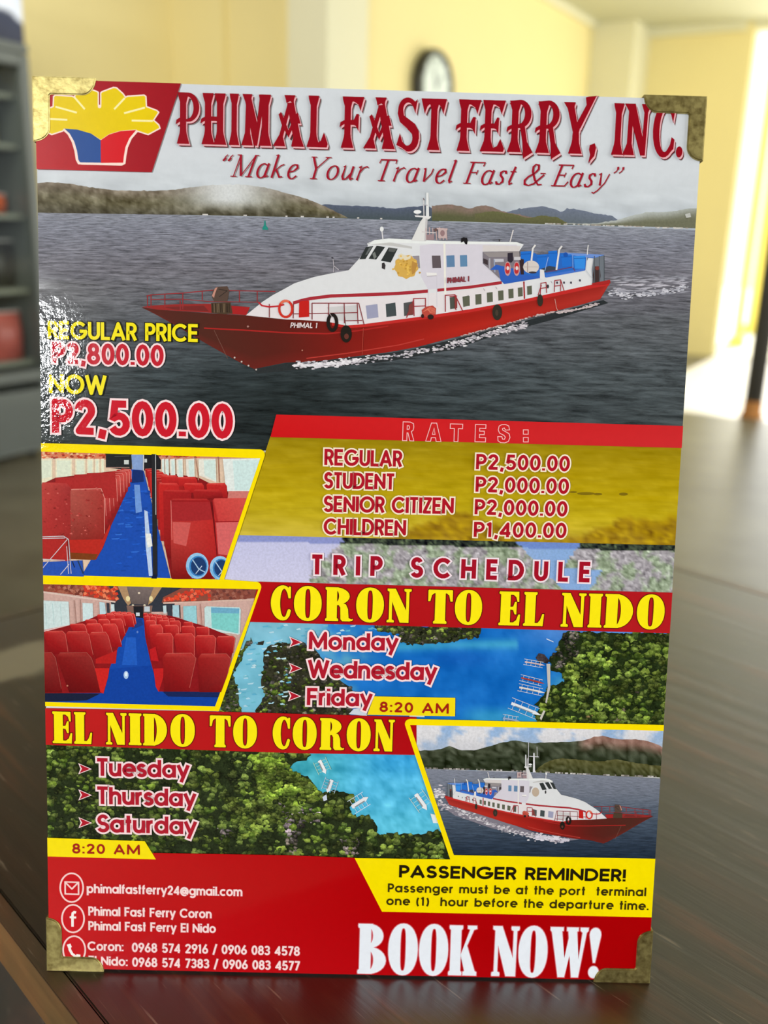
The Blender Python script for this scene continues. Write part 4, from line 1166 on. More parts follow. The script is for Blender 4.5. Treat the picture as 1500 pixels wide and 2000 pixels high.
    a.ell(*s3(1050, 480), 3.5, 3.2, (110, 84, 80))
    a.poly(q(s3, (1348, 630), (1350, 580), (1380, 568), (1420, 575), (1428, 610), (1420, 655), (1400, 650), (1380, 615), (1360, 628)), (34, 32, 34))
    a.line(q(s4, (550, 85), (522, 188)), W(2.2), (220, 214, 214)); a.rect(*s4(425, 165), *s4(436, 185), (70, 66, 68))
    # after deck
    a.poly(q(s4, (288, 278), (600, 270), (622, 460), (460, 530), (345, 425), (292, 375)), (128, 120, 128))
    a.poly(q(s4, (288, 278), (600, 272), (602, 318), (340, 320)), (150, 142, 142))
    a.poly(q(s4, (290, 330), (330, 345), (330, 390), (292, 372)), (66, 56, 60))
    a.poly(q(s4, (380, 335), (465, 335), (468, 360), (385, 362)), (198, 196, 204))
    a.line(q(s4, (345, 330), (345, 425)), W(3), (170, 168, 176)); a.line(q(s4, (385, 340), (390, 450)), W(2.4), (150, 160, 184))
    blue = (46, 104, 192)
    a.poly(q(s4, (350, 428), (420, 430), (440, 520), (470, 552), (780, 500), (780, 440), (620, 440), (520, 410), (400, 385)), (52, 96, 186))
    a.poly(q(s4, (612, 272), (700, 268), (760, 300), (990, 282), (1335, 302), (1245, 330), (1185, 325), (1172, 430), (830, 494), (640, 470), (612, 400)), blue)
    a.poly(q(s4, (1000, 282), (1335, 300), (1250, 325), (1180, 322), (1030, 300)), (112, 146, 212))
    a.poly(q(s4, (830, 470), (1160, 418), (1165, 436), (830, 496)), (70, 116, 204))
    for x0, x1, y0, y1 in ((612, 700, 275, 350), (752, 838, 300, 412), (850, 928, 268, 400), (960, 1050, 300, 400), (1070, 1170, 312, 420)):
        a.poly(q(s4, (x0, y0), (x1, y0 - 5), (x1 - 5, y1), (x0 + 10, y1)), (40, 112, 206) if x0 != 1070 else (56, 140, 226))
        a.line(q(s4, (x0, y0 + 20), (x1, y0 + 16)), W(1), (30, 80, 160))
    a.ell(*s4(1000, 300), 4.5, 5, (36, 84, 170))
    a.poly(q(s4, (790, 420), (860, 395), (910, 405), (930, 440), (820, 452)), (62, 70, 84))
    a.line(q(s4, (830, 450), (1060, 405), (1080, 440)), W(2), (96, 70, 110))
    for p0, p1, p2 in (((740, 215), (718, 245), (705, 350)), ((968, 225), (945, 255), (920, 430)), ((1195, 215), (1190, 250), (1186, 300))):
        a.line([s4(*p0), s4(*p1), s4(*p2)], W(3.4 if p0[0] < 1100 else 1.8), (226, 222, 220))
    a.line(q(s4, (1060, 300), (1062, 410)), W(1.6), (120, 160, 220)); a.line(q(s4, (850, 320), (820, 440)), W(1.2), (150, 178, 226))
    a.poly(q(s4, (500, 285), (545, 280), (548, 350), (530, 370), (500, 355)), (52, 46, 56)); a.poly(q(s4, (600, 330), (640, 340), (640, 470), (612, 470)), (58, 44, 46))
    a.rect(*s4(555, 318), *s4(612, 345), (204, 200, 204))
    for x in (500, 578):
        a.ell(*s4(x, 420), 6.2, 14, (200, 150, 150)); a.ell(*s4(x, 395), 4.2, 6, (196, 50, 54)); a.ell(*s4(x - 2, 438), 4.2, 6, (190, 52, 56)); a.ell(*s4(x + 1, 415), 2.4, 4, (226, 214, 214))
    a.ell(*s4(702, 405), 15.8, 12.6, (214, 204, 198), 14); a.line(q(s4, (672, 362), (672, 450)), W(1.4), (150, 124, 118)); a.line(q(s4, (635, 405), (770, 405)), W(.8), (176, 164, 160)); a.ell(*s4(715, 452), 8, 2, (60, 54, 60))
    a.poly(q(s4, (778, 425), (812, 430), (822, 500), (822, 520), (778, 510)), (224, 220, 222))
    # stern
    a.poly(q(s4, (1240, 330), (1332, 305), (1330, 545), (1232, 560), (1225, 430)), (112, 118, 126))
    a.poly(q(s4, (1245, 400), (1292, 398), (1300, 480), (1290, 545), (1240, 555), (1232, 480)), (66, 52, 50)); a.ell(*s4(1272, 415), 4, 4, (120, 60, 54))
    for x in (1248, 1290, 1330): a.line([s4(x, 310), s4(x, 545)], W(1.6), (86, 92, 98))
    a.line(q(s4, (1182, 320), (1172, 430), (1225, 500)), W(1.4), (196, 200, 206)); a.poly(q(s4, (1225, 545), (1380, 515), (1385, 545), (1330, 555), (1225, 560)), (170, 44, 42))
    for x in (985, 1045, 1122, 925): a.ell(*s4(x, 540 if x < 1100 else 520), 1.8, 2.6, (60, 54, 70), 8)
    a.ell(*s4(845, 572), 2.4, 4, (60, 56, 60), 8)
    # rails and boarding frames
    rr = (160, 44, 54)
    for pts in (((780, 640), (785, 545), (830, 538), (835, 630)), ((760, 650), (790, 560)), ((900, 620), (905, 522), (955, 515), (985, 610)), ((955, 520), (955, 612)), ((905, 570), (960, 562)), ((782, 590), (832, 582))):
        a.line(q(s4, *pts), W(1.6), rr)
    for pts in (((790, 1500), (785, 1295), (925, 1290), (925, 1490)), ((700, 1520), (785, 1310)), ((790, 1385), (925, 1380)), ((1160, 1450), (1160, 1255), (1275, 1248), (1365, 1440)), ((1275, 1250), (1285, 1430)), ((1210, 1270), (1300, 1262))):
        a.line(q(s3, *pts), W(1.8), rr)
    a.poly(q(s3, (730, 1370), (780, 1335), (780, 1480), (720, 1490)), (130, 66, 62)); a.poly(q(s3, (1270, 1270), (1300, 1300), (1300, 1400), (1272, 1420)), (140, 62, 60))
    for pts in (((820, 1015), (1390, 1015)), ((600, 1145), (1380, 1130)), ((1230, 1230), (1430, 1225)), ((820, 1015), (820, 1215)), ((1025, 1015), (1020, 1160)), ((1212, 1015), (1215, 1260)), ((1372, 1015), (1380, 1265)), ((1390, 1015), (1455, 1280)), ((300, 1025), (300, 1190)), ((595, 1020), (590, 1200))):
        a.line(q(s2, *pts), W(1.7), (136, 52, 58))
    a.line(q(s2, (170, 1005), (210, 1045), (300, 1060), (420, 1050), (480, 1030)), W(3), (190, 40, 50))
    a.poly(q(s2, (665, 1005), (690, 990), (785, 985), (785, 1180), (660, 1190)), (196, 36, 32))
    a.line([s2(500 + 80 * math.cos(t_ * PI / 9), 1085 + 100 * math.sin(t_ * PI / 9)) for t_ in range(18)], W(4.6), (206, 52, 40), True)
    a.line([s2(500 + 78 * math.cos(t_ * PI / 9), 1085 + 98 * math.sin(t_ * PI / 9)) for t_ in range(11, 16)], W(4.6), (226, 110, 84))
    # fenders
    a.line([s2(1068 + 52 * math.cos(t_ * PI / 9), 1250 + 95 * math.sin(t_ * PI / 9)) for t_ in range(18)], W(6.5), (36, 30, 28), True)
    a.ell(*s2(1235, 1390), 11, 17, (36, 32, 28)); a.ell(*s2(1240, 1420), 4.5, 5.5, (104, 54, 46)); a.line(q(s2, (1025, 1120), (1060, 1180)), W(1), (180, 170, 170))
    a.line(q(s2, (1215, 1150), (1230, 1290)), W(1), (100, 60, 60))
    a.ell(*s4(408, 795), 9.5, 15.5, (52, 48, 40)); a.ell(*s4(778, 692), 5.6, 12, (54, 48, 40)); a.ell(*s4(405, 800), 3, 6, (74, 62, 52))
    a.poly(q(s3, (880, 1430), (930, 1390), (1010, 1375), (1050, 1410), (1045, 1480), (960, 1520), (890, 1500)), (186, 74, 62))
    for k_ in range(5 if fine else 1): a.line(q(s3, (900 + k_ * 12, 1450 - k_ * 10), (980, 1395 + k_ * 16), (1040, 1420 + k_ * 12)), W(1.3), (216, 118, 96))
    a.ell(*s3(985, 1510), 6, 5, (48, 36, 34)); a.ell(*s3(890, 1500), 3, 4, (60, 30, 30))
    if fine:
        for x, y in ((1000, 893), (1068, 933), (1135, 972), (1210, 1010)): a.ell(*s1(x, y), 1.8, 1.8, (206, 190, 180), 7)
        a.ell(*s1(1130, 590), 2, 2, (196, 150, 140), 6); a.ell(*s2(700, 1590), 1.6, 1.4, (190, 130, 110), 6); a.ell(*s2(40, 1300), 2.6, 1.4, (170, 120, 110), 6)
        a.line(q(s3, (190, 1640), (175, 1960)), .8, (190, 80, 66)); a.line(q(s4, (905, 680), (920, 760), (940, 800)), 1, (206, 160, 150))
        a.line(q(s2, (1080, 480), (1090, 560), (1085, 640)), 1, (206, 198, 204)); a.line(q(s2, (1090, 560), (1150, 610)), 1, (206, 198, 204)); a.ell(*s2(1070, 462), 2.2, 1.2, (60, 54, 60), 6)
        for x, y in ((395, 575), (290, 590), (870, 525)): a.line(q(s4, (x, y), (x + 12, y + 20)), 1, (150, 140, 150))
def foam(a, path, spread, n, size, cols=((214, 206, 212), (190, 182, 190), (226, 222, 226), (150, 146, 154))):
    for k in range(n):
        t = random.random() * (len(path) - 1); i = min(int(t), len(path) - 2); f = t - i
        x = lerp(path[i][0], path[i + 1][0], f); y = lerp(path[i][1], path[i + 1][1], f) + random.gauss(0, spread * (0.4 + 0.6 * random.random()))
        r = size * random.uniform(.4, 1.2)
        an = [random.uniform(.5, 1.1) for _ in range(7)]
        a.poly([(x + r * 1.8 * an[j] * math.cos(j * 2 * PI / 7), y + r * .75 * an[j] * math.sin(j * 2 * PI / 7)) for j in range(7)], random.choice(cols))
WK = Art('printed_wake', 0.00006, M_photo, step=5e-7)
# long dull streaks first, then froth
for k in range(90):
    x = random.uniform(1190, 1330); y = 556 + (x - 1190) * -.02 + random.uniform(-16, 20); ln = random.uniform(10, 34)
    x1 = min(x + ln, 1348)
    WK.poly([(x, y), (x1 - ln * .3, y - 1.6), (x1, y - .4), (x1 - ln * .4, y + 1.4)], mix((196, 192, 202), (132, 134, 144), min(1, abs(y - 558) / 22)))
WK.poly([(496, 722), (560, 709), (620, 707), (700, 698), (800, 684), (900, 660), (1000, 634), (1090, 610), (1180, 586), (1190, 592), (1090, 622), (980, 652), (880, 684), (760, 706), (660, 716), (560, 724), (505, 730)], (46, 50, 52))
foam(WK, [(575, 712), (640, 711), (700, 705), (780, 694), (860, 680), (930, 660), (985, 646), (1030, 636)], 4.5, 520, 2.6)
foam(WK, [(575, 714), (640, 712), (700, 705)], 3, 120, 3.2, ((236, 232, 236), (220, 214, 220)))
foam(WK, [(900, 657), (960, 641), (1040, 619), (1084, 609)], .9, 130, 1.6, ((206, 186, 184), (190, 166, 164)))
foam(WK, [(1090, 610), (1110, 608), (1140, 602), (1170, 594)], 1.6, 110, 2.2, ((206, 190, 190), (186, 170, 172)))
foam(WK, [(1190, 572), (1230, 578), (1290, 572), (1345, 560)], 4, 130, 2.6, ((206, 204, 212), (180, 180, 190)))
WK.build()
FERRY = Art('printed_ferry', 0.00012, M_ink, step=1.1e-6, label='printed white ferry with a red hull and blue after deck')
ferry(FERRY)
FERRY.build()

# ---- gold rates panel, lavender strip, schedule background
GOLD = Art('printed_gold_panel', 0.00010, M_gold, label='dark gold panel behind the fares')
GC = [(529, 852), (1336, 875), (1322, 1066), (466, 1046)]
def goldc(x, y):
    y0 = lerp(852, 875, (x - 529) / 806); y1 = lerp(1045, 1066, (x - 469) / 853); t = (y - y0) / (y1 - y0)
    c = ramp(t, [(0, (156, 132, 14)), (.25, (172, 146, 16)), (.5, (184, 158, 16)), (.75, (190, 166, 26)), (1, (204, 180, 62))])
    isl = 0
    if x > 1040: isl = smooth((t - (.92 - .22 * smooth((x - 1090) / 160) - .05 * fbm(x, 0, .03, 3, 5))) * 14)
    elif x > 690: isl = smooth((t - (.98 - .30 * math.exp(-((x - 900) / 95) ** 2) - .05 * fbm(x, 0, .03, 3, 6))) * 14)
    n = fbm(x, y, .08, 4, 8)
    c = mix(c, (158 + 50 * n, 122 + 50 * n, 18), isl * .85)
    k = fbm(x, y * 5, .02, 3, 2) * 12
    return tuple(v + k for v in c)
GOLD.clip = [(529, 852), (1336, 875), (1322, 1066), (466, 1046)]
GOLD.grid(460, 848, 1340, 1070, 90, 36, goldc)
for x, y, rx, ry in ((1145, 964, 18, 3), (1168, 965, 9, 2.4), (1218, 965, 9, 3), (1120, 961, 8, 2)): GOLD.ell(x, y, rx, ry, (130, 108, 20), 12)
GOLD.build()
LAV = Art('printed_schedule_panel', 0.00011, M_photo, label='pale lavender panel behind the schedule heading')
def hillmask(x, y, t):
    """island silhouettes behind the panels; t 0 top of the strip, 1 bottom of the schedule panel"""
    l = lerp(668, 607, smooth(t * 1.2)) + 8 * fbm(0, y, .1, 2, 3)
    r = lerp(1008, 1098, t) + 7 * fbm(3, y, .1, 2, 3)
    l2 = (lerp(1134, 1104, min(1, t * 2.2)) if t < .55 else lerp(1176, 1152, (t - .55) / .45)) + 6 * fbm(5, y, .1, 2, 3)
    return (l < x < r) or x > l2
def lavc(x, y):
    ytop = lerp(1045, 1065, (x - 466) / 856); ybot = lerp(1133, 1157, (x - 437) / 876)
    t = (y - ytop) / (ybot - ytop)
    n = fbm(x, y, .11, 4, 11); n2 = fbm(x, y, .03, 3, 12)
    hm = hillmask(x, y, t)
    if t < .135:
        if hm: return (48 + 70 * n, 56 + 80 * n, 48 + 50 * n)
        return mix((140, 148, 204), (112, 140, 206), smooth((x - 700) / 350))
    if hm: 
        c = mix((166, 160, 166), (150, 164, 138), smooth(n2 * 2 + .5)); return tuple(v + 60 * n for v in c)
    return mix(mix((196, 196, 230), (206, 204, 232), t), (138, 172, 220), smooth((x - 800) / 300))
LAV.clip = [(466, 1045), (1322, 1065), (1313, 1158), (434, 1133)]
LAV.grid(430, 1040, 1326, 1162, 224, 36, lavc)
LAV.build()

# ---- lagoon picture behind the weekday list
LAG = Art('printed_lagoon', 0.00002, M_ink)
LC = [(440, 1205), (1312, 1228), (1298, 1420), (380, 1392)]
def lagc(x, y):
    # water: pale at left, deep blue in the middle, violet blue at the upper right
    n = fbm(x, y, .02, 4, 21)
    t = smooth((x - 560) / 200 + n * .4)
    c = mix((120, 190, 214), (20, 108, 196), t)
    if x < 640: c = mix(c, (150, 200, 220), smooth((1290 - y) / 80) * .5)
    u = smooth((x - 960) / 160) * smooth((1300 - y) / 80)
    c = mix(c, (90, 140, 214), u)
    band = math.exp(-((y - (1262 - .02 * (x - 800))) / 10) ** 2) * (1 if 760 < x < 1010 else 0)
    c = mix(c, (70, 170, 206), band * .8)
    c = mix(c, (12, 84, 178), .6 * math.exp(-((x - 900) / 60) ** 2 - ((y - 1285) / 18) ** 2))
    tq = smooth((y - 1370) / 30) * smooth((x - 880) / 60)
    c = mix(c, (60, 160, 206), tq * .8)
    c = mix(c, (110, 190, 210), .7 * smooth((x - 1050) / 60) * smooth((y - 1300) / 40))
    return tuple(v + 16 * n for v in c)
LAG.grid(425, 1205, 1320, 1424, 120, 40, lagc, LC)
for k in range(240):
    x = random.uniform(445, 760); y = random.uniform(1218, 1385)
    if x > 560 and y > 1250: continue
    c = random.choice([(176, 214, 230), (96, 176, 208), (190, 222, 232), (110, 186, 206)])
    LAG.poly([(x, y), (x + random.uniform(4, 14), y - 2), (x + 10, y + 1.6), (x + 2, y + 2.2)], c)
LAG.build()
def blobs(art, region, n, r, cols, seed, light=None):
    """overlapping leafy clumps inside a region"""
    rnd_ = random.Random(seed)
    xs = [p[0] for p in region]; ys = [p[1] for p in region]
    pts = []
    tries = 0
    n = int(n * 1.7); r = r * 0.82
    while len(pts) < n and tries < n * 20:
        tries += 1
        x, y = rnd_.uniform(min(xs), max(xs)), rnd_.uniform(min(ys), max(ys))
        if inside(x, y, region): pts.append((x, y))
    pts.sort(key=lambda p: p[1])
    art.wrap = 0; w0 = art.w + 2e-6
    for k, (x, y) in enumerate(pts):
        art.w = w0 + 7e-7 * (k % 110) * 2
        rr = r * rnd_.uniform(.5, 1.6); c = rnd_.choice(cols)
        g = 1.0 + 0.9 * fbm(x, y, .03, 3, 77)
        c = tuple(v * max(.45, min(1.5, g)) for v in c)
        jit = [rnd_.uniform(.55, 1.25) for _ in range(9)]
        base = [(x + rr * jit[j] * math.cos(j * 2 * PI / 9), y + rr * .8 * jit[j] * math.sin(j * 2 * PI / 9)) for j in range(9)]
        art.poly(base, None, [mix(c, (20, 30, 12), .42 if math.sin(j * 2 * PI / 9) > .2 else .05) for j in range(9)])
        art.poly([(x + (px_ - x) * .5 - rr * .15, y + (py_ - y) * .45 - rr * .22) for px_, py_ in base], mix(c, (206, 214, 130), .13))
    art.w = w0 + 4e-6
def inside(x, y, P):
    r = False; j = len(P) - 1
    for i in range(len(P)):
        if (P[i][1] > y) != (P[j][1] > y) and x < (P[j][0] - P[i][0]) * (y - P[i][1]) / (P[j][1] - P[i][1]) + P[i][0]: r = not r
        j = i
    return r
greens = [(70, 90, 30), (92, 112, 40), (52, 70, 24), (112, 128, 52), (40, 54, 22), (84, 98, 44)]
rocks = [(92, 84, 84), (60, 56, 58), (118, 108, 104), (44, 44, 44), (84, 88, 60), (70, 74, 40)]
def b1(x, y): return (430 + x / 3.3333, 1040 + y / 3.3333)
def b2(x, y): return (870 + x / 3.2609, 1040 + y / 3.2609)
def ragged(pts, amp=2.5, stepx=6, seed=0):
    out = []
    for a, b in zip(pts, pts[1:] + [pts[0]]):
        n = max(1, int(math.hypot(b[0] - a[0], b[1] - a[1]) / stepx))
        for i in range(n):
            x, y = lerp(a[0], b[0], i / n), lerp(a[1], b[1], i / n)
            out.append((x + amp * fbm(x, y, .2, 2, seed) * 2, y + amp * fbm(x, y, .2, 2, seed + 5) * 2))
    return out
ISL = Art('printed_islands', 0.00008, M_leaf, clip=LC, step=7e-7)
ri = q(b1, (285, 760), (350, 725), (440, 715), (500, 740), (545, 720), (600, 745), (650, 800), (680, 850), (740, 930), (800, 980), (850, 1010), (865, 1060), (850, 1110), (860, 1160), (830, 1200), (220, 1200), (250, 1120), (290, 1060), (265, 980), (275, 880))
ISL.poly(ragged(ri), (50, 50, 36)); blobs(ISL, ri, 170, 5, rocks + greens[:3], 1)
ri = q(b1, (0, 1190), (0, 1000), (60, 900), (130, 760), (200, 680), (215, 710), (170, 750), (150, 800), (80, 920), (110, 1010), (120, 1100), (140, 1190))
ISL.poly(ragged(ri), (62, 70, 48)); blobs(ISL, ri, 60, 4, greens + rocks[:2], 2)
ISL.poly(ragged(q(b1, (230, 712), (285, 715), (280, 730), (235, 728))), (56, 54, 46))
ri = q(b1, (1000, 598), (1510, 610), (1700, 620), (1690, 660), (1640, 690), (1560, 700), (1490, 715), (1400, 722), (1250, 728), (1170, 715), (1155, 660), (1070, 650), (1010, 625))
ISL.poly(ragged(ri), (50, 52, 36)); blobs(ISL, ri, 70, 4.6, greens[2:] + rocks[2:], 3)
ri = q(b2, (770, 628), (860, 640), (1440, 640), (1425, 1230), (600, 1225), (560, 1180), (600, 1120), (565, 1085), (620, 1040), (660, 980), (760, 950), (740, 900), (670, 880), (660, 800), (700, 770), (730, 690))
ISL.poly(ragged(ri), (34, 46, 22))
blobs(ISL, q(b2, (770, 628), (860, 640), (850, 760), (800, 840), (680, 870), (670, 800), (730, 690)), 45, 4.5, rocks, 4)
blobs(ISL, q(b2, (860, 640), (1440, 640), (1425, 1230), (600, 1225), (560, 1180), (600, 1120), (660, 980), (770, 940), (720, 870), (830, 800)), 420, 7.0, greens + [(104, 124, 48), (120, 140, 62), (96, 116, 50)], 5)
blobs(ISL, q(b2, (1050, 1100), (1150, 1090), (1130, 1220), (1060, 1220)), 8, 5, [(140, 124, 104), (150, 134, 116)], 6)
blobs(ISL, q(b2, (1180, 980), (1260, 960), (1270, 1010), (1200, 1030)), 6, 4, [(150, 130, 116)], 7)
blobs(ISL, q(b2, (900, 1160), (980, 1160), (980, 1220), (900, 1220)), 7, 4, [(170, 140, 90)], 8)
ri = q(b2, (570, 800), (590, 770), (630, 775), (660, 815), (640, 830), (600, 825)); ISL.poly(ragged(ri), (60, 52, 56))
ISL.build()
def piece(name, pts, col):
    a = Art(name, 0.00034, M_ink); a.poly(pts, col); a.build()
BT = None
def banca(_a, cx, cy, L, Wd, ang, hullc=(232, 232, 234), ac=(206, 214, 224), lw=1.0):
    a = Art('printed_boat', 0.00035, M_ink, step=6e-7)
    ca, sa = math.cos(math.radians(ang)), math.sin(math.radians(ang))
    def r_(x, y): return (cx + x * ca - y * sa, cy + x * sa + y * ca)
    for s_ in (-1, 1):
        a.line([r_(-L * .55, s_ * Wd), r_(L * .5, s_ * Wd)], lw, ac)
    for k in (-.4, -.15, .1, .35):
        a.line([r_(k * L, -Wd), r_(k * L, Wd)], lw * .8, ac)
    a.poly([r_(-L * .5, -Wd * .26), r_(L * .4, -Wd * .30), r_(L * .62, 0), r_(L * .4, Wd * .30), r_(-L * .5, Wd * .26)], hullc)
    a.poly([r_(-L * .35, Wd * .12), r_(L * .32, Wd * .12), r_(L * .3, Wd * .3), r_(-L * .35, Wd * .28)], tuple(v * .62 for v in hullc))
    a.build()
for x, y, L, Wd, an, c in ((560, 832, 36, 5.5, 10, (214, 190, 190)), (545, 940, 42, 6, 14, (170, 70, 62)), (540, 1000, 46, 7, 12, (224, 220, 216)), (500, 1120, 56, 11, 22, (226, 230, 236)), (410, 1190, 30, 8, 10, (150, 170, 200))):
    banca(BT, *b2(x, y), L, Wd, an, c)
piece('printed_jetty', q(b2, (640, 835), (664, 835), (664, 985), (640, 1085), (632, 1080), (648, 980)), (196, 190, 184))
piece('printed_jetty', q(b2, (596, 1180), (620, 1130), (632, 1135), (605, 1195)), (206, 200, 190))
piece('printed_speedboat', q(b2, (640, 672), (684, 692), (686, 698), (642, 680)), (206, 220, 236))
piece('printed_boathouse', [(800, 1391), (828, 1391), (828, 1400), (798, 1399)], (214, 222, 214))
piece('printed_boathouse', [(690, 1384), (712, 1380), (716, 1398), (680, 1394)], (206, 214, 226))
# ---- forest and bay picture at the lower left
FOR = Art('printed_bay', 0.00002, M_ink)
FC = [(82, 1448), (830, 1470), (884, 1682), (82, 1668)]
def bayc(x, y):
    n = fbm(x, y, .035, 4, 31)
    c = mix((72, 176, 196), (82, 186, 228), smooth((x - 600) / 120))
    c = mix(c, (40, 150, 220), smooth((x - 690) / 80) * smooth((1540 - y) / 60) * .6)
    c = mix(c, (96, 200, 224), smooth((y - 1540) / 80) * .6)
    return tuple(v + 30 * n for v in c)
FOR.grid(560, 1460, 890, 1686, 60, 40, bayc, FC)
FOR.build()
def c1(x, y): return (80 + x / 3.0, 1370 + y / 3.0)
def c2(x, y): return (500 + x / 3.75, 1380 + y / 3.75)
FR2 = Art('printed_forest', 0.00008, M_leaf, clip=FC, step=7e-7)
ri = [(80, 1446)] + q(c2, (0, 325), (330, 345), (400, 350), (385, 385), (300, 400), (240, 440), (280, 500), (370, 510), (430, 570), (470, 640), (600, 625), (700, 640), (720, 680), (680, 740), (690, 800), (800, 800), (860, 850), (880, 880), (870, 930), (960, 930), (1080, 930), (1200, 940), (1320, 900), (1400, 960), (1470, 1120)) + [(80, 1690)]
FR2.poly(ragged(ri), (36, 46, 24))
blobs(FR2, ri, 900, 7.2, greens + [(96, 112, 52), (60, 76, 34), (110, 128, 60)], 11)
lf = q(c2, (0, 360), (160, 350), (240, 450), (430, 580), (460, 690), (300, 720), (150, 700), (0, 680)); blobs(FR2, lf, 170, 6, [(120, 142, 50), (100, 124, 44), (134, 152, 62)], 12)
rk = q(c2, (150, 700), (260, 700), (470, 780), (460, 830), (360, 870), (260, 1000), (220, 930), (200, 820)); blobs(FR2, rk, 60, 4.4, [(150, 132, 146), (110, 96, 106), (70, 60, 66), (176, 160, 168)], 13)
rk = q(c2, (620, 960), (740, 960), (750, 1080), (640, 1080)); blobs(FR2, rk, 26, 4.2, [(160, 140, 144), (110, 96, 100), (186, 170, 172)], 14)
rk = q(c2, (220, 960), (290, 930), (290, 1070), (200, 1080)); blobs(FR2, rk, 18, 4, [(150, 134, 128), (120, 106, 104)], 15)
rk = q(c1, (1030, 740), (1130, 730), (1130, 800), (1060, 820)); blobs(FR2, rk, 12, 4, [(130, 116, 120), (90, 80, 86)], 16)
dk = q(c1, (200, 560), (420, 560), (430, 790), (200, 780)); blobs(FR2, dk, 50, 7, [(30, 38, 20), (40, 52, 26)], 17)
dk = q(c1, (1080, 300), (1240, 310), (1200, 500), (1100, 480)); blobs(FR2, dk, 30, 6, [(38, 48, 26), (30, 40, 20)], 18)
lf = q(c1, (1220, 310), (1400, 300), (1480, 420), (1440, 590), (1300, 560)); blobs(FR2, lf, 70, 6, [(116, 140, 48), (98, 124, 40)], 19)
lf = q(c1, (1080, 560), (1420, 590), (1430, 760), (1150, 780)); blobs(FR2, lf, 90, 6.5, [(96, 112, 44), (80, 98, 40), (110, 126, 54)], 20)
FR2.build()
banca(BT, *c2(480, 435), 26, 13, 65, (238, 238, 240), (176, 214, 190)); banca(BT, *c2(535, 575), 24, 13, 110, (230, 232, 238), (180, 206, 224)); banca(BT, *c2(750, 700), 34, 14, -32, (232, 232, 236), (214, 226, 236)); banca(BT, *c2(1200, 690), 34, 15, 55, (236, 236, 238), (196, 222, 214))
piece('printed_raft', q(c2, (1270, 780), (1310, 790), (1335, 850), (1290, 850)), (230, 236, 240)); piece('printed_raft', q(c2, (480, 660), (510, 640), (515, 680), (490, 690)), (206, 214, 230))

# ---- upper cabin picture
I1 = [(74, 880), (510, 893), (428, 1133), (78, 1123)]
def d1(x, y): return (70 + x / 3.261, 870 + y / 3.261)
CB = Art('printed_cabin', 0.00030, M_photo, clip=I1, T=d1, step=7e-7, label='printed picture of the red-seated cabin, upper')
CB.poly([(0, 0), (1460, 0), (1460, 860), (0, 860)], (226, 196, 170))
CB.poly([(0, 35), (450, 40), (450, 90), (0, 75)], (214, 130, 96)); 
for k in range(90):
    x = random.uniform(0, 480); y = random.uniform(38, 78); CB.poly([(x, y), (x + 14, y - 5), (x + 22, y + 4), (x + 6, y + 9)], random.choice([(196, 70, 48), (226, 120, 80), (150, 60, 44), (236, 190, 150)]))
for x0, x1 in ((15, 110), (130, 235), (255, 320), (330, 372), (380, 410), (418, 440)):
    CB.poly([(x0, 85), (x1, 85), (x1, 240), (x0, 260)], (234, 226, 196)); CB.poly([(x0 + 8, 95), (x1 - 8, 95), (x1 - 8, 200), (x0 + 8, 210)], (222, 228, 206))
CB.poly([(450, 50), (615, 50), (615, 160), (450, 140)], (38, 40, 42)); CB.rect(566, 92, 596, 120, (206, 210, 206)); CB.line([(455, 140), (600, 140)], 2, (150, 120, 110))
CB.poly([(690, 50), (800, 50), (800, 150), (690, 160)], (34, 34, 38)); CB.rect(694, 85, 712, 108, (200, 204, 204)); CB.line([(505, 70), (600, 66)], 1, (90, 94, 96))
CB.poly([(780, 60), (1460, 60), (1460, 95), (1040, 80), (805, 100)], (206, 140, 116))
for k in range(40):
    x = random.uniform(780, 1040); y = random.uniform(56, 76); CB.poly([(x, y), (x + 14, y - 5), (x + 22, y + 4), (x + 6, y + 9)], random.choice([(196, 70, 48), (226, 120, 80), (150, 60, 44)]))
CB.poly([(612, 60), (688, 58), (690, 160), (620, 158)], (134, 160, 208))
CB.poly([(600, 150), (690, 158), (860, 850), (280, 850), (440, 580), (560, 330)], (30, 78, 176))
CB.poly([(622, 155), (688, 158), (692, 230), (612, 240)], (24, 48, 110))
for k in range(70):
    x = random.uniform(480, 740); y = random.uniform(280, 800); CB.poly([(x, y), (x + random.uniform(20, 70), y - 4), (x + 40, y + 6), (x + 5, y + 7)], random.choice([(34, 92, 198), (26, 70, 160), (50, 108, 206)]))
CB.poly([(630, 250), (665, 250), (680, 420), (640, 430)], (110, 150, 216)); CB.poly([(694, 410), (715, 420), (735, 640), (745, 830), (722, 830), (702, 640)], (186, 206, 236)); CB.poly([(700, 560), (735, 560), (745, 640), (715, 650)], (236, 236, 232))
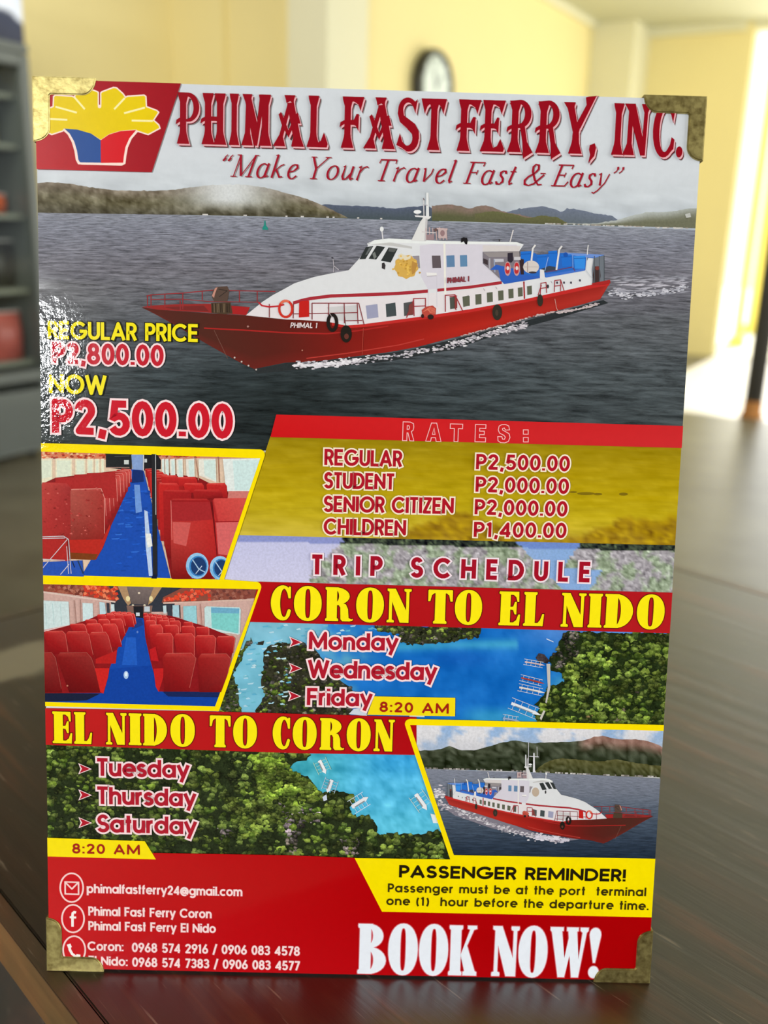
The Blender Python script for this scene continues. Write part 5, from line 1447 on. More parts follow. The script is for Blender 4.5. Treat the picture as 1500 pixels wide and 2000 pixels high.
# left seats, far to near
CB.poly([(20, 245), (130, 205), (612, 150), (590, 280), (440, 600), (390, 722), (20, 722)], (136, 32, 34)); CB.poly([(698, 150), (1040, 205), (1230, 300), (1345, 345), (1300, 720), (1200, 850), (865, 850), (800, 520), (740, 330)], (136, 26, 30))
red = [(178, 36, 36), (196, 46, 44), (160, 34, 34)]
for k in range(9):
    t = k / 8.0
    xr = lerp(612, 440, t ** 1.25); yt = lerp(150, 240, t ** 1.2); wd = lerp(70, 190, t); h_ = lerp(80, 260, t)
    CB.poly([(xr - wd, yt + 5), (xr - wd * .85, yt - 4), (xr - 8, yt), (xr, yt + 12), (xr + 4 + 18 * t, yt + h_), (xr - 20, yt + h_ + 10), (xr - wd, yt + h_)], None, [(150, 40, 40), (206, 60, 56), (196, 44, 44), (206, 80, 74), (150, 30, 34), (140, 30, 32), (150, 36, 36)])
    CB.line([(xr - wd * .7, yt), (xr - 6, yt + 1), (xr + 1, yt + 14), (xr + 12 * t, yt + h_ * .8)], .9, (226, 140, 130))
for k, (x, y) in enumerate(((130, 205), (250, 185), (330, 175), (45, 235))):
    CB.poly([(x, y), (x + 180, y - 6), (x + 190, y + 160), (x, y + 160)], (172, 44, 44))
CB.poly([(40, 245), (60, 236), (200, 240), (230, 270), (230, 600), (20, 580)], None, [(190, 70, 64), (196, 66, 62), (184, 60, 58), (160, 50, 50), (158, 44, 42), (176, 50, 48)])
CB.poly([(225, 290), (240, 275), (415, 272), (432, 290), (445, 580), (410, 640), (225, 600)], None, [(176, 84, 74), (196, 90, 80), (186, 76, 68), (170, 60, 54), (150, 40, 36), (140, 36, 34), (140, 50, 44)])
CB.line([(230, 280), (420, 274), (440, 330), (440, 560)], 1.2, (222, 150, 138))
for k in range(110):
    x = random.uniform(30, 430); y = random.uniform(270, 580); r_ = random.uniform(4, 16)
    CB.poly([(x, y), (x + r_, y - r_ * .3), (x + r_ * 1.2, y + r_ * .5), (x + r_ * .3, y + r_ * .4)], random.choice([(206, 100, 92), (150, 46, 44), (186, 64, 60), (168, 56, 52), (136, 40, 38)]))
CB.poly([(215, 600), (430, 595), (445, 560), (475, 500), (480, 520), (430, 650), (385, 725), (230, 720)], (186, 44, 36)); CB.poly([(215, 680), (400, 690), (380, 728), (230, 722)], (124, 62, 28))
CB.poly([(20, 580), (200, 600), (215, 740), (20, 720)], (176, 44, 42))
CB.poly([(20, 740), (300, 730), (310, 850), (20, 850)], (44, 84, 176)); CB.line([(270, 730), (305, 815)], 2.6, (40, 60, 90)); CB.line([(235, 735), (250, 775)], 2, (30, 40, 60))
for pts in (((20, 580), (180, 576), (212, 596), (228, 815)), ((205, 596), (22, 780)), ((200, 640), (212, 815)), ((25, 722), (190, 730)), ((215, 755), (160, 820)), ((22, 590), (190, 588))):
    CB.line(pts, 1.5, (206, 196, 202))
# right seats
for x0, x1 in ((805, 822), (826, 850), (858, 890), (900, 940), (960, 1014), (1040, 1150)):
    CB.poly([(x0, 88), (x1, 84), (x1 + 4, 235), (x0 + 4, 190)], (230, 226, 214)); CB.poly([(x0 + (x1 - x0) * .3, 95), (x1 - 3, 92), (x1, 225), (x0 + (x1 - x0) * .35, 190)], (208, 226, 220))
CB.poly([(1195, 85), (1440, 80), (1440, 290), (1215, 290)], (226, 232, 228)); CB.poly([(1258, 96), (1440, 92), (1440, 285), (1270, 285)], (206, 228, 226)); CB.line([(1165, 70), (1172, 235)], 2, (170, 120, 100)); CB.line([(1020, 75), (1040, 220)], 1.4, (190, 140, 118))
for k in range(7):
    t = k / 6; x = lerp(700, 790, t); y = lerp(150, 235, t ** 1.2)
    CB.poly([(x, y), (x + lerp(60, 130, t), y - 4), (x + lerp(90, 160, t), y + 40), (x + 60, y + 320 * t + 60), (x + 6, y + 320 * t + 50)], random.choice(red)); CB.line([(x, y), (x + lerp(60, 130, t), y - 3)], .9, (226, 96, 88))
for x, y, w_, h_ in ((890, 200, 140, 60), (800, 190, 110, 60), (945, 240, 130, 60), (1090, 240, 130, 90), (785, 240, 130, 330)):
    CB.poly([(x, y + 8), (x + 10, y), (x + w_ - 14, y - 2), (x + w_, y + 16), (x + w_ + 6, y + h_), (x + 10, y + h_)], None, [(196, 40, 38), (226, 84, 76), (214, 60, 56), (190, 40, 40), (160, 26, 30), (176, 32, 34)])
for x, y, w_, h_ in ((815, 282, 180, 440), (1005, 280, 185, 70)):
    CB.poly([(x, y + 12), (x + 14, y), (x + w_ - 20, y), (x + w_, y + 20), (x + w_ + 4, y + h_ * .7), (x + 40, y + h_), (x + 5, y + h_ * .8)], None, [(170, 34, 36), (206, 60, 56), (196, 50, 48), (160, 30, 34), (130, 22, 26), (120, 20, 24), (150, 30, 30)])
CB.poly([(1230, 290), (1380, 290), (1380, 340), (1225, 335)], (206, 120, 112))
CB.poly([(862, 350), (880, 338), (1090, 338), (1112, 352), (1130, 470), (1155, 700), (1120, 850), (868, 850), (862, 560)], None, [(150, 30, 34), (196, 56, 52), (186, 44, 44), (160, 30, 34), (190, 44, 42), (176, 36, 36), (120, 16, 20), (120, 20, 22), (190, 60, 56)])
CB.poly([(862, 360), (1112, 360), (1125, 470), (1000, 480), (872, 480)], (166, 40, 44)); CB.poly([(875, 485), (990, 490), (960, 640), (880, 620)], (206, 90, 86)); CB.line([(864, 350), (870, 600)], 1.2, (220, 120, 114))
CB.poly([(1128, 348), (1140, 336), (1345, 334), (1345, 720), (1160, 720), (1140, 470)], None, [(170, 34, 36), (210, 70, 66), (210, 80, 74), (206, 60, 60), (170, 40, 46), (196, 46, 44)])
CB.poly([(1150, 490), (1300, 486), (1240, 700), (1165, 690)], (214, 100, 100)); CB.line([(1120, 360), (1140, 480), (1155, 700)], 1.4, (110, 20, 26)); CB.line([(1140, 484), (1310, 482)], 1.2, (150, 26, 34))
# pole and helmets
CB.poly([(742, 52), (772, 52), (776, 832), (748, 832)], (40, 40, 44)); CB.line([(768, 56), (768, 440)], 1.2, (206, 206, 206)); CB.line([(692, 60), (690, 160)], 2, (206, 206, 210)); CB.poly([(748, 820), (772, 820), (772, 850), (735, 850)], (20, 30, 60))
for cx, cy, r_ in ((1030, 765, 72), (1175, 778, 66)):
    CB.ell(cx, cy, r_, r_ * 1.15, (150, 196, 232), 20); CB.ell(cx + 6, cy + 2, r_ * .80, r_ * .92, (60, 130, 196), 20); CB.ell(cx + 8, cy + 2, r_ * .68, r_ * .80, (30, 60, 110), 18)
    CB.line([(cx - 30, cy - 40), (cx + 10, cy + 20), (cx + 50, cy + 40)], 2, (170, 200, 226)); CB.line([(cx - 10, cy + 50), (cx + 30, cy)], 1.6, (190, 206, 226))
    CB.poly([(cx - r_, cy + 10), (cx - r_ * .8, cy + 8), (cx - r_ * .3, cy + r_), (cx - r_ * .45, cy + r_ * 1.1)], (120, 180, 226))
CB.build()
# ---- lower cabin picture
I2 = [(78, 1139), (507, 1149), (420, 1381), (80, 1371)]
def d2(x, y): return (70 + x / 3.333, 1130 + y / 3.333)
CC = Art('printed_cabin', 0.00030, M_photo, clip=I2, T=d2, step=7e-7, label='printed picture of the red-seated cabin, lower')
CC.poly([(0, 0), (1500, 0), (1500, 870), (0, 870)], (206, 168, 158))
CC.poly([(470, 40), (960, 50), (880, 215), (500, 215)], (52, 56, 66)); CC.poly([(530, 40), (590, 40), (620, 160), (600, 175), (570, 130)], (176, 140, 104)); CC.poly([(770, 48), (825, 50), (760, 150), (730, 170), (745, 100)], (176, 140, 100))
CC.poly([(590, 42), (770, 48), (725, 168), (625, 165)], None, [(120, 106, 104), (128, 112, 108), (96, 84, 84), (98, 86, 84)]); CC.ell(672, 93, 8, 6, (232, 214, 190)); CC.ell(600, 130, 14, 18, (232, 214, 160)); CC.ell(750, 130, 12, 18, (232, 214, 160)); CC.ell(632, 172, 8, 5, (240, 230, 200)); CC.ell(708, 172, 8, 5, (240, 230, 200))
CC.poly([(590, 175), (760, 175), (750, 230), (600, 225)], (130, 100, 90)); CC.poly([(635, 178), (700, 178), (700, 255), (640, 255)], (34, 34, 40)); CC.rect(652, 220, 676, 242, (206, 214, 222)); CC.rect(706, 180, 742, 214, (196, 206, 214))
CC.poly([(30, 35), (470, 45), (545, 130), (520, 150), (300, 110), (30, 80)], (150, 70, 56))
for k in range(130):
    x = random.uniform(40, 520); y = random.uniform(40, 60 + x * .14); CC.poly([(x, y), (x + 16, y - 8), (x + 26, y + 8), (x + 6, y + 16)], (random.choice([(226, 84, 50), (206, 60, 44), (240, 130, 90)]) if x > 300 else random.choice([(150, 84, 66), (170, 100, 80), (120, 60, 50), (186, 120, 100)])))
CC.poly([(960, 55), (1460, 65), (1440, 125), (1000, 150), (820, 155), (830, 120)], (140, 76, 62))
for k in range(120):
    x = random.uniform(830, 1400); y = random.uniform(max(64, 130 - (x - 830) * .4), 135); CC.poly([(x, y), (x + 16, y - 8), (x + 26, y + 8), (x + 6, y + 14)], (random.choice([(226, 74, 46), (206, 60, 44), (236, 110, 80)]) if x < 1120 else random.choice([(150, 84, 70), (130, 66, 56), (160, 100, 84), (110, 60, 54)])))
CC.line([(30, 85), (300, 122), (520, 150)], 3, (222, 196, 184)); CC.line([(830, 158), (1060, 150), (1420, 135)], 3, (214, 180, 166))
for pts, c in ((((40, 140), (215, 148), (222, 300), (45, 330)), (206, 222, 222)), (((305, 155), (372, 160), (375, 265), (308, 280)), (206, 224, 226)), (((415, 150), (450, 155), (460, 235), (418, 230)), (190, 214, 222)), (((490, 165), (512, 165), (514, 218), (490, 218)), (206, 222, 226)),
               (((828, 175), (850, 172), (852, 225), (832, 225)), (196, 216, 220)), (((890, 172), (932, 170), (935, 250), (892, 245)), (170, 206, 216)), (((960, 178), (1045, 175), (1050, 300), (962, 280)), (150, 204, 212)), (((1098, 190), (1110, 178), (1325, 185), (1335, 200), (1328, 360), (1120, 340), (1100, 320)), (196, 220, 220))):
    CC.poly(pts, c)
CC.poly([(1140, 185), (1325, 192), (1318, 355), (1145, 320)], (126, 204, 200)); CC.poly([(1142, 185), (1325, 192), (1324, 225), (1142, 222)], (110, 170, 200)); CC.line([(1140, 320), (1230, 345), (1320, 360)], 2, (206, 226, 224))
for x in (62, 110, 160): CC.line([(x, 160), (x + 10, 300)], 1, (176, 206, 206))
CC.poly([(40, 330), (215, 300), (215, 345), (45, 370)], (214, 170, 170)); CC.line([(30, 340), (215, 302)], 1.6, (230, 190, 186)); CC.line([(250, 140), (262, 290)], 2, (180, 140, 130)); CC.line([(290, 135), (292, 290)], 1.4, (186, 146, 136)); CC.line([(1070, 165), (1080, 330)], 2, (186, 140, 130)); CC.poly([(460, 155), (480, 158), (482, 222), (465, 222)], (60, 60, 70)); CC.poly([(855, 170), (885, 170), (888, 245), (858, 240)], (60, 62, 72)); CC.line([(937, 170), (940, 255)], 1.6, (60, 60, 66))
CC.poly([(640, 250), (700, 255), (790, 560), (850, 870), (0, 870), (0, 760), (400, 560)], (22, 74, 170))
CC.poly([(640, 250), (690, 262), (700, 300), (625, 330)], (30, 60, 130))
CC.poly([(420, 590), (780, 560), (860, 760), (1230, 760), (1230, 870), (0, 870), (0, 745)], (18, 66, 160)); CC.poly([(0, 740), (420, 745), (330, 790), (0, 800)], (26, 34, 60)); CC.poly([(820, 730), (1230, 720), (1220, 770), (860, 765)], (24, 40, 90)); CC.poly([(0, 430), (120, 470), (120, 520), (0, 500)], (40, 46, 60))
CC.ell(587, 625, 16, 26, (170, 200, 236)); CC.ell(587, 620, 8, 14, (230, 240, 250)); CC.ell(610, 493, 7, 9, (120, 160, 220)); CC.ell(662, 345, 6, 8, (96, 130, 200)); CC.poly([(590, 380), (650, 380), (660, 560), (560, 560)], (34, 92, 192))
def seat(x, y, w_, h_, sk=0.0, b=1.0):
    """seat back seen from behind: (x, y) top left"""
    c = lambda v: tuple(min(255, t_ * b) for t_ in v)
    CC.poly([(x, y + h_ * .12), (x + w_ * .10, y), (x + w_ * .82, y - 2), (x + w_ * .96, y + h_ * .12), (x + w_ + sk, y + h_), (x + w_ * .2 + sk * .6, y + h_)], None,
            [c((186, 34, 36)), c((226, 70, 64)), c((214, 52, 50)), c((200, 60, 58)), c((160, 22, 28)), c((140, 20, 26))])
    CC.line([(x + w_ * .1, y + 2), (x + w_ * .82, y), (x + w_ * .95, y + h_ * .14), (x + w_ + sk * .9, y + h_ * .9)], .9, c((232, 110, 100)))
CC.poly([(40, 345), (225, 300), (330, 270), (410, 235), (500, 218), (636, 225), (600, 330), (530, 460), (480, 580), (440, 742), (0, 742), (0, 480)], (142, 26, 30)); CC.poly([(702, 222), (880, 240), (1025, 285), (1130, 318), (1295, 385), (1230, 735), (800, 732), (745, 530), (712, 380)], (142, 24, 30))
for row in ((490, 215, 36, 60, 4, 4), (460, 225, 50, 70, 6, 4), (400, 232, 62, 80, 10, 4)):
    for k in range(row[5]): seat(row[0] + k * row[2] * .92, row[1] - 2 + k * 1, row[2], row[3], row[4], 1.02)
for row in ((700, 222, 30, 50, 2, 5), (705, 240, 40, 70, 2, 5)):
    for k in range(row[5] - 1, -1, -1): seat(row[0] + k * row[2] * 1.02, row[1] + k * 4, row[2], row[3], -2, 1.02)
for x, y, w_, h_, sk in ((322, 264, 80, 60, 8), (405, 262, 80, 100, 12), (484, 260, 86, 110, 14), (222, 292, 105, 60, 10), (326, 290, 110, 130, 16), (432, 292, 105, 150, 24)): seat(x, y, w_, h_, sk)
for x, y, w_, h_, sk in ((960, 280, 66, 60, -4), (866, 272, 80, 80, -4), (800, 270, 72, 80, -4), (712, 270, 74, 120, 0), (1040, 312, 92, 70, -6), (945, 306, 96, 90, -6), (835, 300, 100, 90, -4), (735, 298, 96, 160, 0)): seat(x, y, w_, h_, sk)
for x, y, w_, h_, sk in ((52, 338, 150, 150, 10), (196, 340, 160, 170, 20), (350, 346, 130, 200, 36)): seat(x, y, w_, h_, sk, .9)
CC.poly([(490, 480), (530, 460), (520, 550), (390, 550), (390, 520)], (186, 34, 34))
for x, y, w_, h_, sk in ((1175, 372, 128, 110, -20), (1035, 366, 145, 150, -20), (900, 355, 140, 170, -10), (778, 352, 122, 180, -8)): seat(x, y, w_, h_, sk, .95)
CC.poly([(740, 460), (780, 440), (800, 535), (750, 530)], (190, 30, 36))
seat(1055, 486, 226, 250, -60, .82); seat(826, 482, 228, 250, -60, .84)
CC.poly([(766, 582), (830, 580), (830, 640), (800, 735), (780, 700)], (196, 34, 36))
seat(-60, 478, 200, 260, 30, .72); seat(135, 478, 240, 260, 60, .72)
CC.poly([(385, 580), (480, 580), (470, 640), (440, 745), (420, 735)], (206, 38, 36)); CC.ell(206, 694, 6, 6, (190, 110, 90))
CC.build()
# ---- small ferry picture
I3 = [(797, 1413), (1300, 1425), (1284, 1682), (884, 1672)]
def e3(x, y): return (780 + x / 2.83, 1390 + y / 2.83)
SK2 = Art('printed_small_seascape', 0.00028, M_photo, clip=I3, T=e3, step=6e-7)
hz3 = lambda x: ip(x, [(0, 308), (600, 325), (1000, 345), (1500, 362)])
def sk3(x, y):
    X, Y = (x - 780) * 2.83, (y - 1390) * 2.83
    n = fbm(x, y, .018, 4, 41)
    c = mix((150, 180, 218), (224, 222, 226), smooth(n * 2.4 + .55 + .5 * math.exp(-((X - 250) / 200) ** 2)))
    return mix(c, (190, 190, 198), smooth((Y - 100) / 120) * .5)
SK2.T = None; SK2.grid(790, 1408, 1300, 1515, 70, 22, sk3, I3); SK2.T = e3
def hill3(top, fn, nx=60, ny=9):
    x0, x1 = top[0][0], top[-1][0]
    for i in range(nx):
        for j in range(ny):
            w_ = SK2.w
            P = []; C = []
            for ii, jj in ((i, j), (i + 1, j), (i + 1, j + 1), (i, j + 1)):
                x = lerp(x0, x1, ii / nx); yt = ip(x, top) + 5 * fbm(x, 0, .05, 3, 1); y = lerp(yt, hz3(x) + 2, jj / ny); P.append((x, y)); C.append(tuple(max(0, min(255, v)) for v in fn(x, y, jj / ny)))
            SK2.poly(P, None, C); SK2.w = w_
    SK2.bump()
hill3([(90, 212), (190, 212), (270, 188), (340, 212), (430, 208), (540, 176), (630, 155), (720, 172), (900, 165), (1000, 162), (1060, 142), (1120, 132), (1200, 152), (1300, 150), (1380, 162), (1460, 195)],
      lambda x, y, t: tuple(v + 50 * fbm(x, y, .03, 4, 7) for v in mix(mix((66, 72, 54), (156, 118, 106), smooth((x - 960) / 80) * smooth(1.1 - t * 2.6)), (44, 52, 34), smooth(t * 2 - .3))))
hill3([(740, 330), (800, 280), (880, 255), (980, 262), (1080, 275), (1200, 262), (1320, 285), (1460, 300)], lambda x, y, t: tuple(v + 40 * fbm(x, y, .05, 4, 8) for v in mix((92, 90, 52), (62, 66, 38), t)), 50, 5)
for k in range(90):
    x = random.uniform(130, 1460); SK2.rect(x, hz3(x) - 6, x + random.uniform(4, 16), hz3(x) + 1, random.choice([(176, 168, 160), (140, 132, 126), (206, 200, 196), (110, 104, 100)]))
SK2.build()
SS = Art('printed_small_sea', 0.00034, M_sea2)
SS.grid(795, 1490, 1302, 1690, 40, 24, lambda x, y: ramp((y - 1500) / 170, [(0, (128, 132, 146)), (.3, (108, 114, 128)), (.6, (70, 82, 98)), (1, (34, 46, 62))]),
        [e3(124, 309), e3(600, 325), e3(1000, 345), e3(1500, 363), (1284, 1682), (884, 1672)])
SS.build()
SF = Art('printed_small_ferry', 0.00037, M_ink, clip=I3, step=3.5e-7, label='small printed ferry heading right')
foam(SF, [e3(190, 450), e3(240, 455)], 8, 60, 2.4)
SF.poly([e3(200, 500), e3(420, 540), (1000, 1610), (1060, 1632), e3(1000, 700), e3(860, 720), e3(500, 640), e3(300, 570)], (128, 122, 134))
foam(SF, [e3(205, 505), e3(400, 580), e3(560, 640), e3(720, 680), e3(900, 705)], 5, 330, 2.0)
foam(SF, [e3(740, 690), e3(830, 695), e3(930, 705)], 3.4, 120, 2.6, ((226, 220, 230), (206, 200, 212)))
def t3(x, y):
    u = (1194 - x) / 915.0; b0 = 550 + 50 * u; dy = y - b0
    return (866.6 + 406.4 * u, 1554 + 39 * u + dy * (.50 if dy < 0 else .47))
SF.T = t3
ferry(SF, k=.62, fine=False)
SF.T = None
SF.line(q(e3, (709, 165), (706, 380)), 1, (216, 214, 220)); SF.line(q(e3, (712, 242), (765, 246)), 1.2, (216, 214, 220)); SF.line(q(e3, (755, 190), (757, 245)), .8, (216, 214, 220)); SF.poly(q(e3, (735, 224), (742, 224), (744, 330), (732, 330)), (226, 224, 228))
SF.build()

# ================================================================== flat bands, frames and emblem
BD = Art('printed_bands', 0.00050, M_ink, label='printed red bands')
R1 = (204, 22, 28)
BD.poly([(541, 809.5), (1338, 832), (1335.5, 875), (529.5, 853.5)], None, [(208, 26, 30), (206, 40, 44), (208, 44, 48), (204, 20, 26)])
BD.poly([(505, 1135.5), (1313.5, 1157), (1309.5, 1236), (486, 1214)], None, [(182, 12, 20), (182, 26, 32), (182, 28, 34), (178, 10, 18)])
BD.poly([(80, 1382), (428, 1389), (812, 1399.5), (812, 1473.5), (580, 1470), (82, 1453.5)], None, [(196, 34, 34), (190, 16, 24), (178, 8, 18), (178, 8, 18), (182, 12, 20), (196, 34, 34)])
BD.poly([(84, 1668), (302, 1664.5), (560, 1669), (692, 1674), (745, 1779), (1272, 1789), (1264, 1922), (86, 1900)], None, [(198, 20, 22), (192, 8, 14), (182, 0, 8), (180, 0, 8), (180, 0, 6), (172, 0, 4), (168, 0, 4), (204, 12, 22)])
BD.build()
YL = (255, 226, 4)
def arc_pts(cx, cy, r, a0, a1, n=6): return [(cx + r * math.cos(math.radians(lerp(a0, a1, i / n))), cy + r * math.sin(math.radians(lerp(a0, a1, i / n)))) for i in range(n + 1)]
FRM = Art('printed_frame', 0.00053, M_ink)
FRM.poly([(72, 865), (503, 877.5)] + arc_pts(508, 888, 10.5, -80, 25) + [(438, 1131), (427, 1131), (508.5, 894.8), (72, 881.6)], YL)
FRM.build()
FRM = Art('printed_frame', 0.000531, M_ink)
FRM.poly([(72, 1121), (426, 1131.5), (438, 1131), (497, 1135.6)] + arc_pts(500, 1146, 10.5, -80, 25) + [(427, 1388), (416, 1381), (419.5, 1378.4), (504.8, 1150.4), (300, 1146), (80, 1140)], YL)
FRM.build()
FRM = Art('printed_frame', 0.000532, M_ink)
FRM.poly([(78, 1369.6), (419.5, 1378.6), (427, 1388), (80, 1378)], YL)
FRM.build()
FRM = Art('printed_frame', 0.0005329999999999999, M_ink)
FRM.poly([(799, 1403)] + [(1299, 1415), (1298, 1426.5), (799.5, 1414.8), (884, 1668.5), (1283, 1677), (1283, 1680), (878, 1680)] + arc_pts(799, 1413, 9.5, 160, 262, 6), YL)
FRM.build()
FRM = Art('reminder_box', 0.000534, M_ink)
FRM.poly([(690.5, 1674.5), (880, 1677), (884, 1668.6), (1279, 1675.8), (1271.5, 1790), (743.5, 1779)], (255, 228, 0))
FRM.build()
FRM = Art('time_box', 0.000535, M_ink)
FRM.poly([(83, 1634.5), (281.5, 1641.5), (303, 1677), (84, 1671)], (255, 230, 8))
FRM.build()
FRM = Art('time_box', 0.000536, M_ink)
FRM.poly([(730, 1359), (888, 1362), (887.4, 1398), (716, 1395)], (248, 222, 20))
FRM.build()
def la(x, y): return (50 + x / 4.545, 130 + y / 4.545)
LB = Art('logo_panel', 0.00052, M_ink, label='dark red logo panel')
LB.poly([(66, 146), (357.5, 156), (300, 337.2), (66, 331)], None, [(176, 30, 40), (158, 20, 32), (164, 26, 38), (190, 30, 40)])
LB.build()
EM = Art('sun_emblem', 0.00056, M_ink, label='yellow sun emblem over a blue and red bowl')
right = [(678, 372), (690, 345), (690, 245), (700, 235), (800, 197), (825, 200), (880, 250), (905, 285), (925, 275), (1070, 265), (1082, 275), (1086, 365), (1180, 400), (1193, 412), (1147, 482), (1196, 526), (1204, 550), (1105, 603), (1010, 572)]
full = right + [(1000, 565), (860, 575), (760, 605), (685, 655), (600, 600), (480, 565), (360, 555)] + [(1356 - x, y) for x, y in reversed(right)]
bowlp = [(356, 560), (400, 600), (438, 670), (462, 750), (474, 830), (490, 860), (520, 864), (870, 872), (893, 860), (900, 800), (915, 720), (950, 640), (1008, 574)]
OUT = (255, 226, 214)
EM.line(q(la, *full), 5.0, OUT, True); EM.line(q(la, *bowlp), 5.0, OUT)
EM.poly(q(la, *(bowlp)), OUT)
EM.poly(q(la, *full), (236, 204, 8))
EM.poly(q(la, (364, 556), (480, 565), (600, 600), (685, 658), (686, 858), (500, 855), (486, 830), (474, 750), (450, 670), (410, 600)), (44, 82, 150))
EM.poly(q(la, (685, 658), (760, 608), (860, 578), (1000, 568), (940, 640), (904, 720), (890, 800), (884, 858), (686, 860)), (216, 28, 38))
for p0, p1 in (((455, 280), (545, 385)), ((285, 362), (475, 415)), ((205, 470), (390, 478)), ((900, 285), (805, 385)), ((1078, 370), (893, 420)), ((1148, 489), (960, 485))):
    EM.line(q(la, p0, p1), 3.6, (255, 240, 170))
EM.line(q(la, (676, 236), (676, 352)), 7, OUT); EM.ell(*la(676, 360), 3.5, 3.5, OUT, 10); EM.line(q(la, (676, 232), (676, 345)), 2.2, (150, 24, 30))
EM.build()
# contact symbols
IC = Art('contact_symbols', 0.00056, M_ink, label='white ringed mail, social and telephone symbols')
WP = (252, 214, 210)
for cx, cy, rx, ry in ((138.6, 1732, 22.4, 28), (141, 1792.3, 21.6, 27), (143, 1853.5, 21.6, 27)):
    IC.ell(cx, cy, rx - 1, ry - 1, (206, 8, 22), 28)
    IC.line([(cx + rx * math.cos(t_ * PI / 16), cy + ry * math.sin(t_ * PI / 16)) for t_ in range(32)], 3.2, WP, True)
IC.line([(125.8, 1720.8), (152, 1721.6), (152, 1745), (126, 1744)], 3, WP, True); IC.line([(126.5, 1722), (139, 1734.5), (151.5, 1722)], 3, WP)
IC.line([(147, 1780.5), (143.5, 1779.6), (140.6, 1782), (140, 1787), (140, 1808)], 5, (255, 244, 240)); IC.line([(134.5, 1789.6), (147.2, 1790.2)], 4.2, (255, 244, 240))
IC.line([(133.5, 1843), (134.5, 1853), (139, 1861), (146, 1866.5), (153, 1866)], 5.2, (255, 244, 240)); IC.line([(132.3, 1842), (135, 1849)], 7.5, (255, 244, 240)); IC.line([(147, 1865), (155, 1866)], 7.5, (255, 244, 240))
IC.build()

# ================================================================== the words
RD = (176, 22, 40); HALO = (252, 222, 224)
base_h = lambda x: 281 + (x - 350) * 0.0253
H_ITEMS = [('P', 350, 396.6), ('H', 399, 447), ('I', 451, 473), ('M', 475.5, 536), ('A', 537, 599), ('L', 602.6, 647), ('F', 668.6, 715.5), ('A', 713, 776), ('S', 776, 822.8), ('T', 824, 874.6),
           ('F', 894, 942.4), ('E', 941, 990.5), ('R', 993, 1044), ('R', 1048, 1098.5), ('Y', 1100, 1164), (',', 1152, 1168.5), ('I', 1196, 1220), ('N', 1218, 1273), ('C', 1275, 1320), ('.', 1322, 1336)]
display(Q, [(c, a, b - 3, base_h(a), 94.5) for c, a, b in H_ITEMS], 'heading_lettering', 'ornate dark red company heading lettering',
        [(4.0, 5.2, .3, (104, 20, 32)), (2.6, 3.4, .5, (232, 176, 182)), (0, 0, .9, (150, 14, 30))])
display(S, [(c, a + 1.5, b - 1.5, 1209 + (a - 527) * .0248, 67) for c, a, b in (('C', 527, 570), ('O', 572, 629), ('R', 632, 690), ('O', 693, 750), ('N', 752, 804), ('T', 832, 884), ('O', 885, 941), ('E', 970, 1016), ('L', 1018, 1062), ('N', 1091, 1143.5), ('I', 1143.5, 1175.5), ('D', 1175, 1236), ('O', 1239, 1296))],
        'route_lettering', 'yellow slab lettering on the upper red band', [(0, 0, 1.6, (96, 26, 12)), (0, 0, 0, (255, 234, 20))])
display(S, [(c, a + 1.2, b - 1.2, 1450 + (a - 102) * .0248, 64) for c, a, b in (('E', 101, 143), ('L', 143, 181), ('N', 205, 249), ('I', 249, 278), ('D', 277, 328), ('O', 331, 381), ('T', 407, 451), ('O', 453, 502), ('C', 530, 567), ('O', 569, 618), ('R', 621, 672), ('O', 674, 723), ('N', 726, 770))],
        'route_lettering', 'yellow slab lettering on the lower red band', [(0, 0, 1.5, (96, 26, 12)), (0, 0, 0, (255, 234, 20))])
display(S, [(c, a, b, 1899 + (a - 694) * .0175, 103) for c, a, b in (('B', 694, 751), ('O', 754, 811), ('O', 814, 870), ('K', 871, 927), ('N', 955, 1008), ('O', 1007, 1063), ('W', 1066, 1142), ('!', 1141, 1168))],
        'booking_lettering', 'large white slab lettering at the bottom', [(0, 0, 1.5, (226, 120, 130)), (0, 0, 0, (238, 242, 250))])

# tagline in a broad-nib italic
I_ = {}
thin = 3.0
I_['M'] = (88, [(4, [(14, 1), (20, 97)]), [(20, 97), (42, 4)], (3.6, [(42, 4), (78, 97)]), [(78, 97), (72, 2)], (3.4, [(3, 1.5), (26, 1.5)]), (3.4, [(60, 1.5), (86, 1.5)]), (3.4, [(8, 98), (24, 98)]), (3.4, [(76, 98), (90, 98)])])
I_['a'] = (52, [[(38, 56)] + AR(24, 30, 18, 32, 60, 330, 14) + [(38, 20)], [(42, 64), (38, 10), (42, 3), (50, 9)]])
I_['k'] = (52, [[(10, 104), (8, 0)], (3.4, [(2, 100), (11, 104)]), (4, [(9, 26), (30, 54), (42, 62)]), [(18, 36), (36, 4), (48, 6)]])
I_['e'] = (46, [[(9, 26), (28, 34), (38, 48), (34, 60), (25, 62)] + AR(26, 30, 18, 32, 100, 290, 12) + [(42, 12)]])
I_['Y'] = (66, [[(8, 98), (30, 46)], (3.8, [(66, 98), (30, 46)]), [(30, 46), (30, 1)], (3.4, [(0, 98.5), (20, 98.5)]), (3.4, [(54, 98.5), (76, 98.5)]), (3.4, [(18, 1.5), (43, 1.5)])])
I_['o'] = (50, [AR(25, 31, 19, 31, 0, 360, 20)])
I_['u'] = (54, [[(4, 58), (10, 63), (9, 16), (14, 3), (24, 4), (38, 28)], [(41, 62), (39, 10), (43, 2), (51, 9)]])
I_['r'] = (40, [[(3, 57), (10, 63), (8, 0)], (4.6, [(9, 32), (20, 56), (32, 63), (38, 58)])])
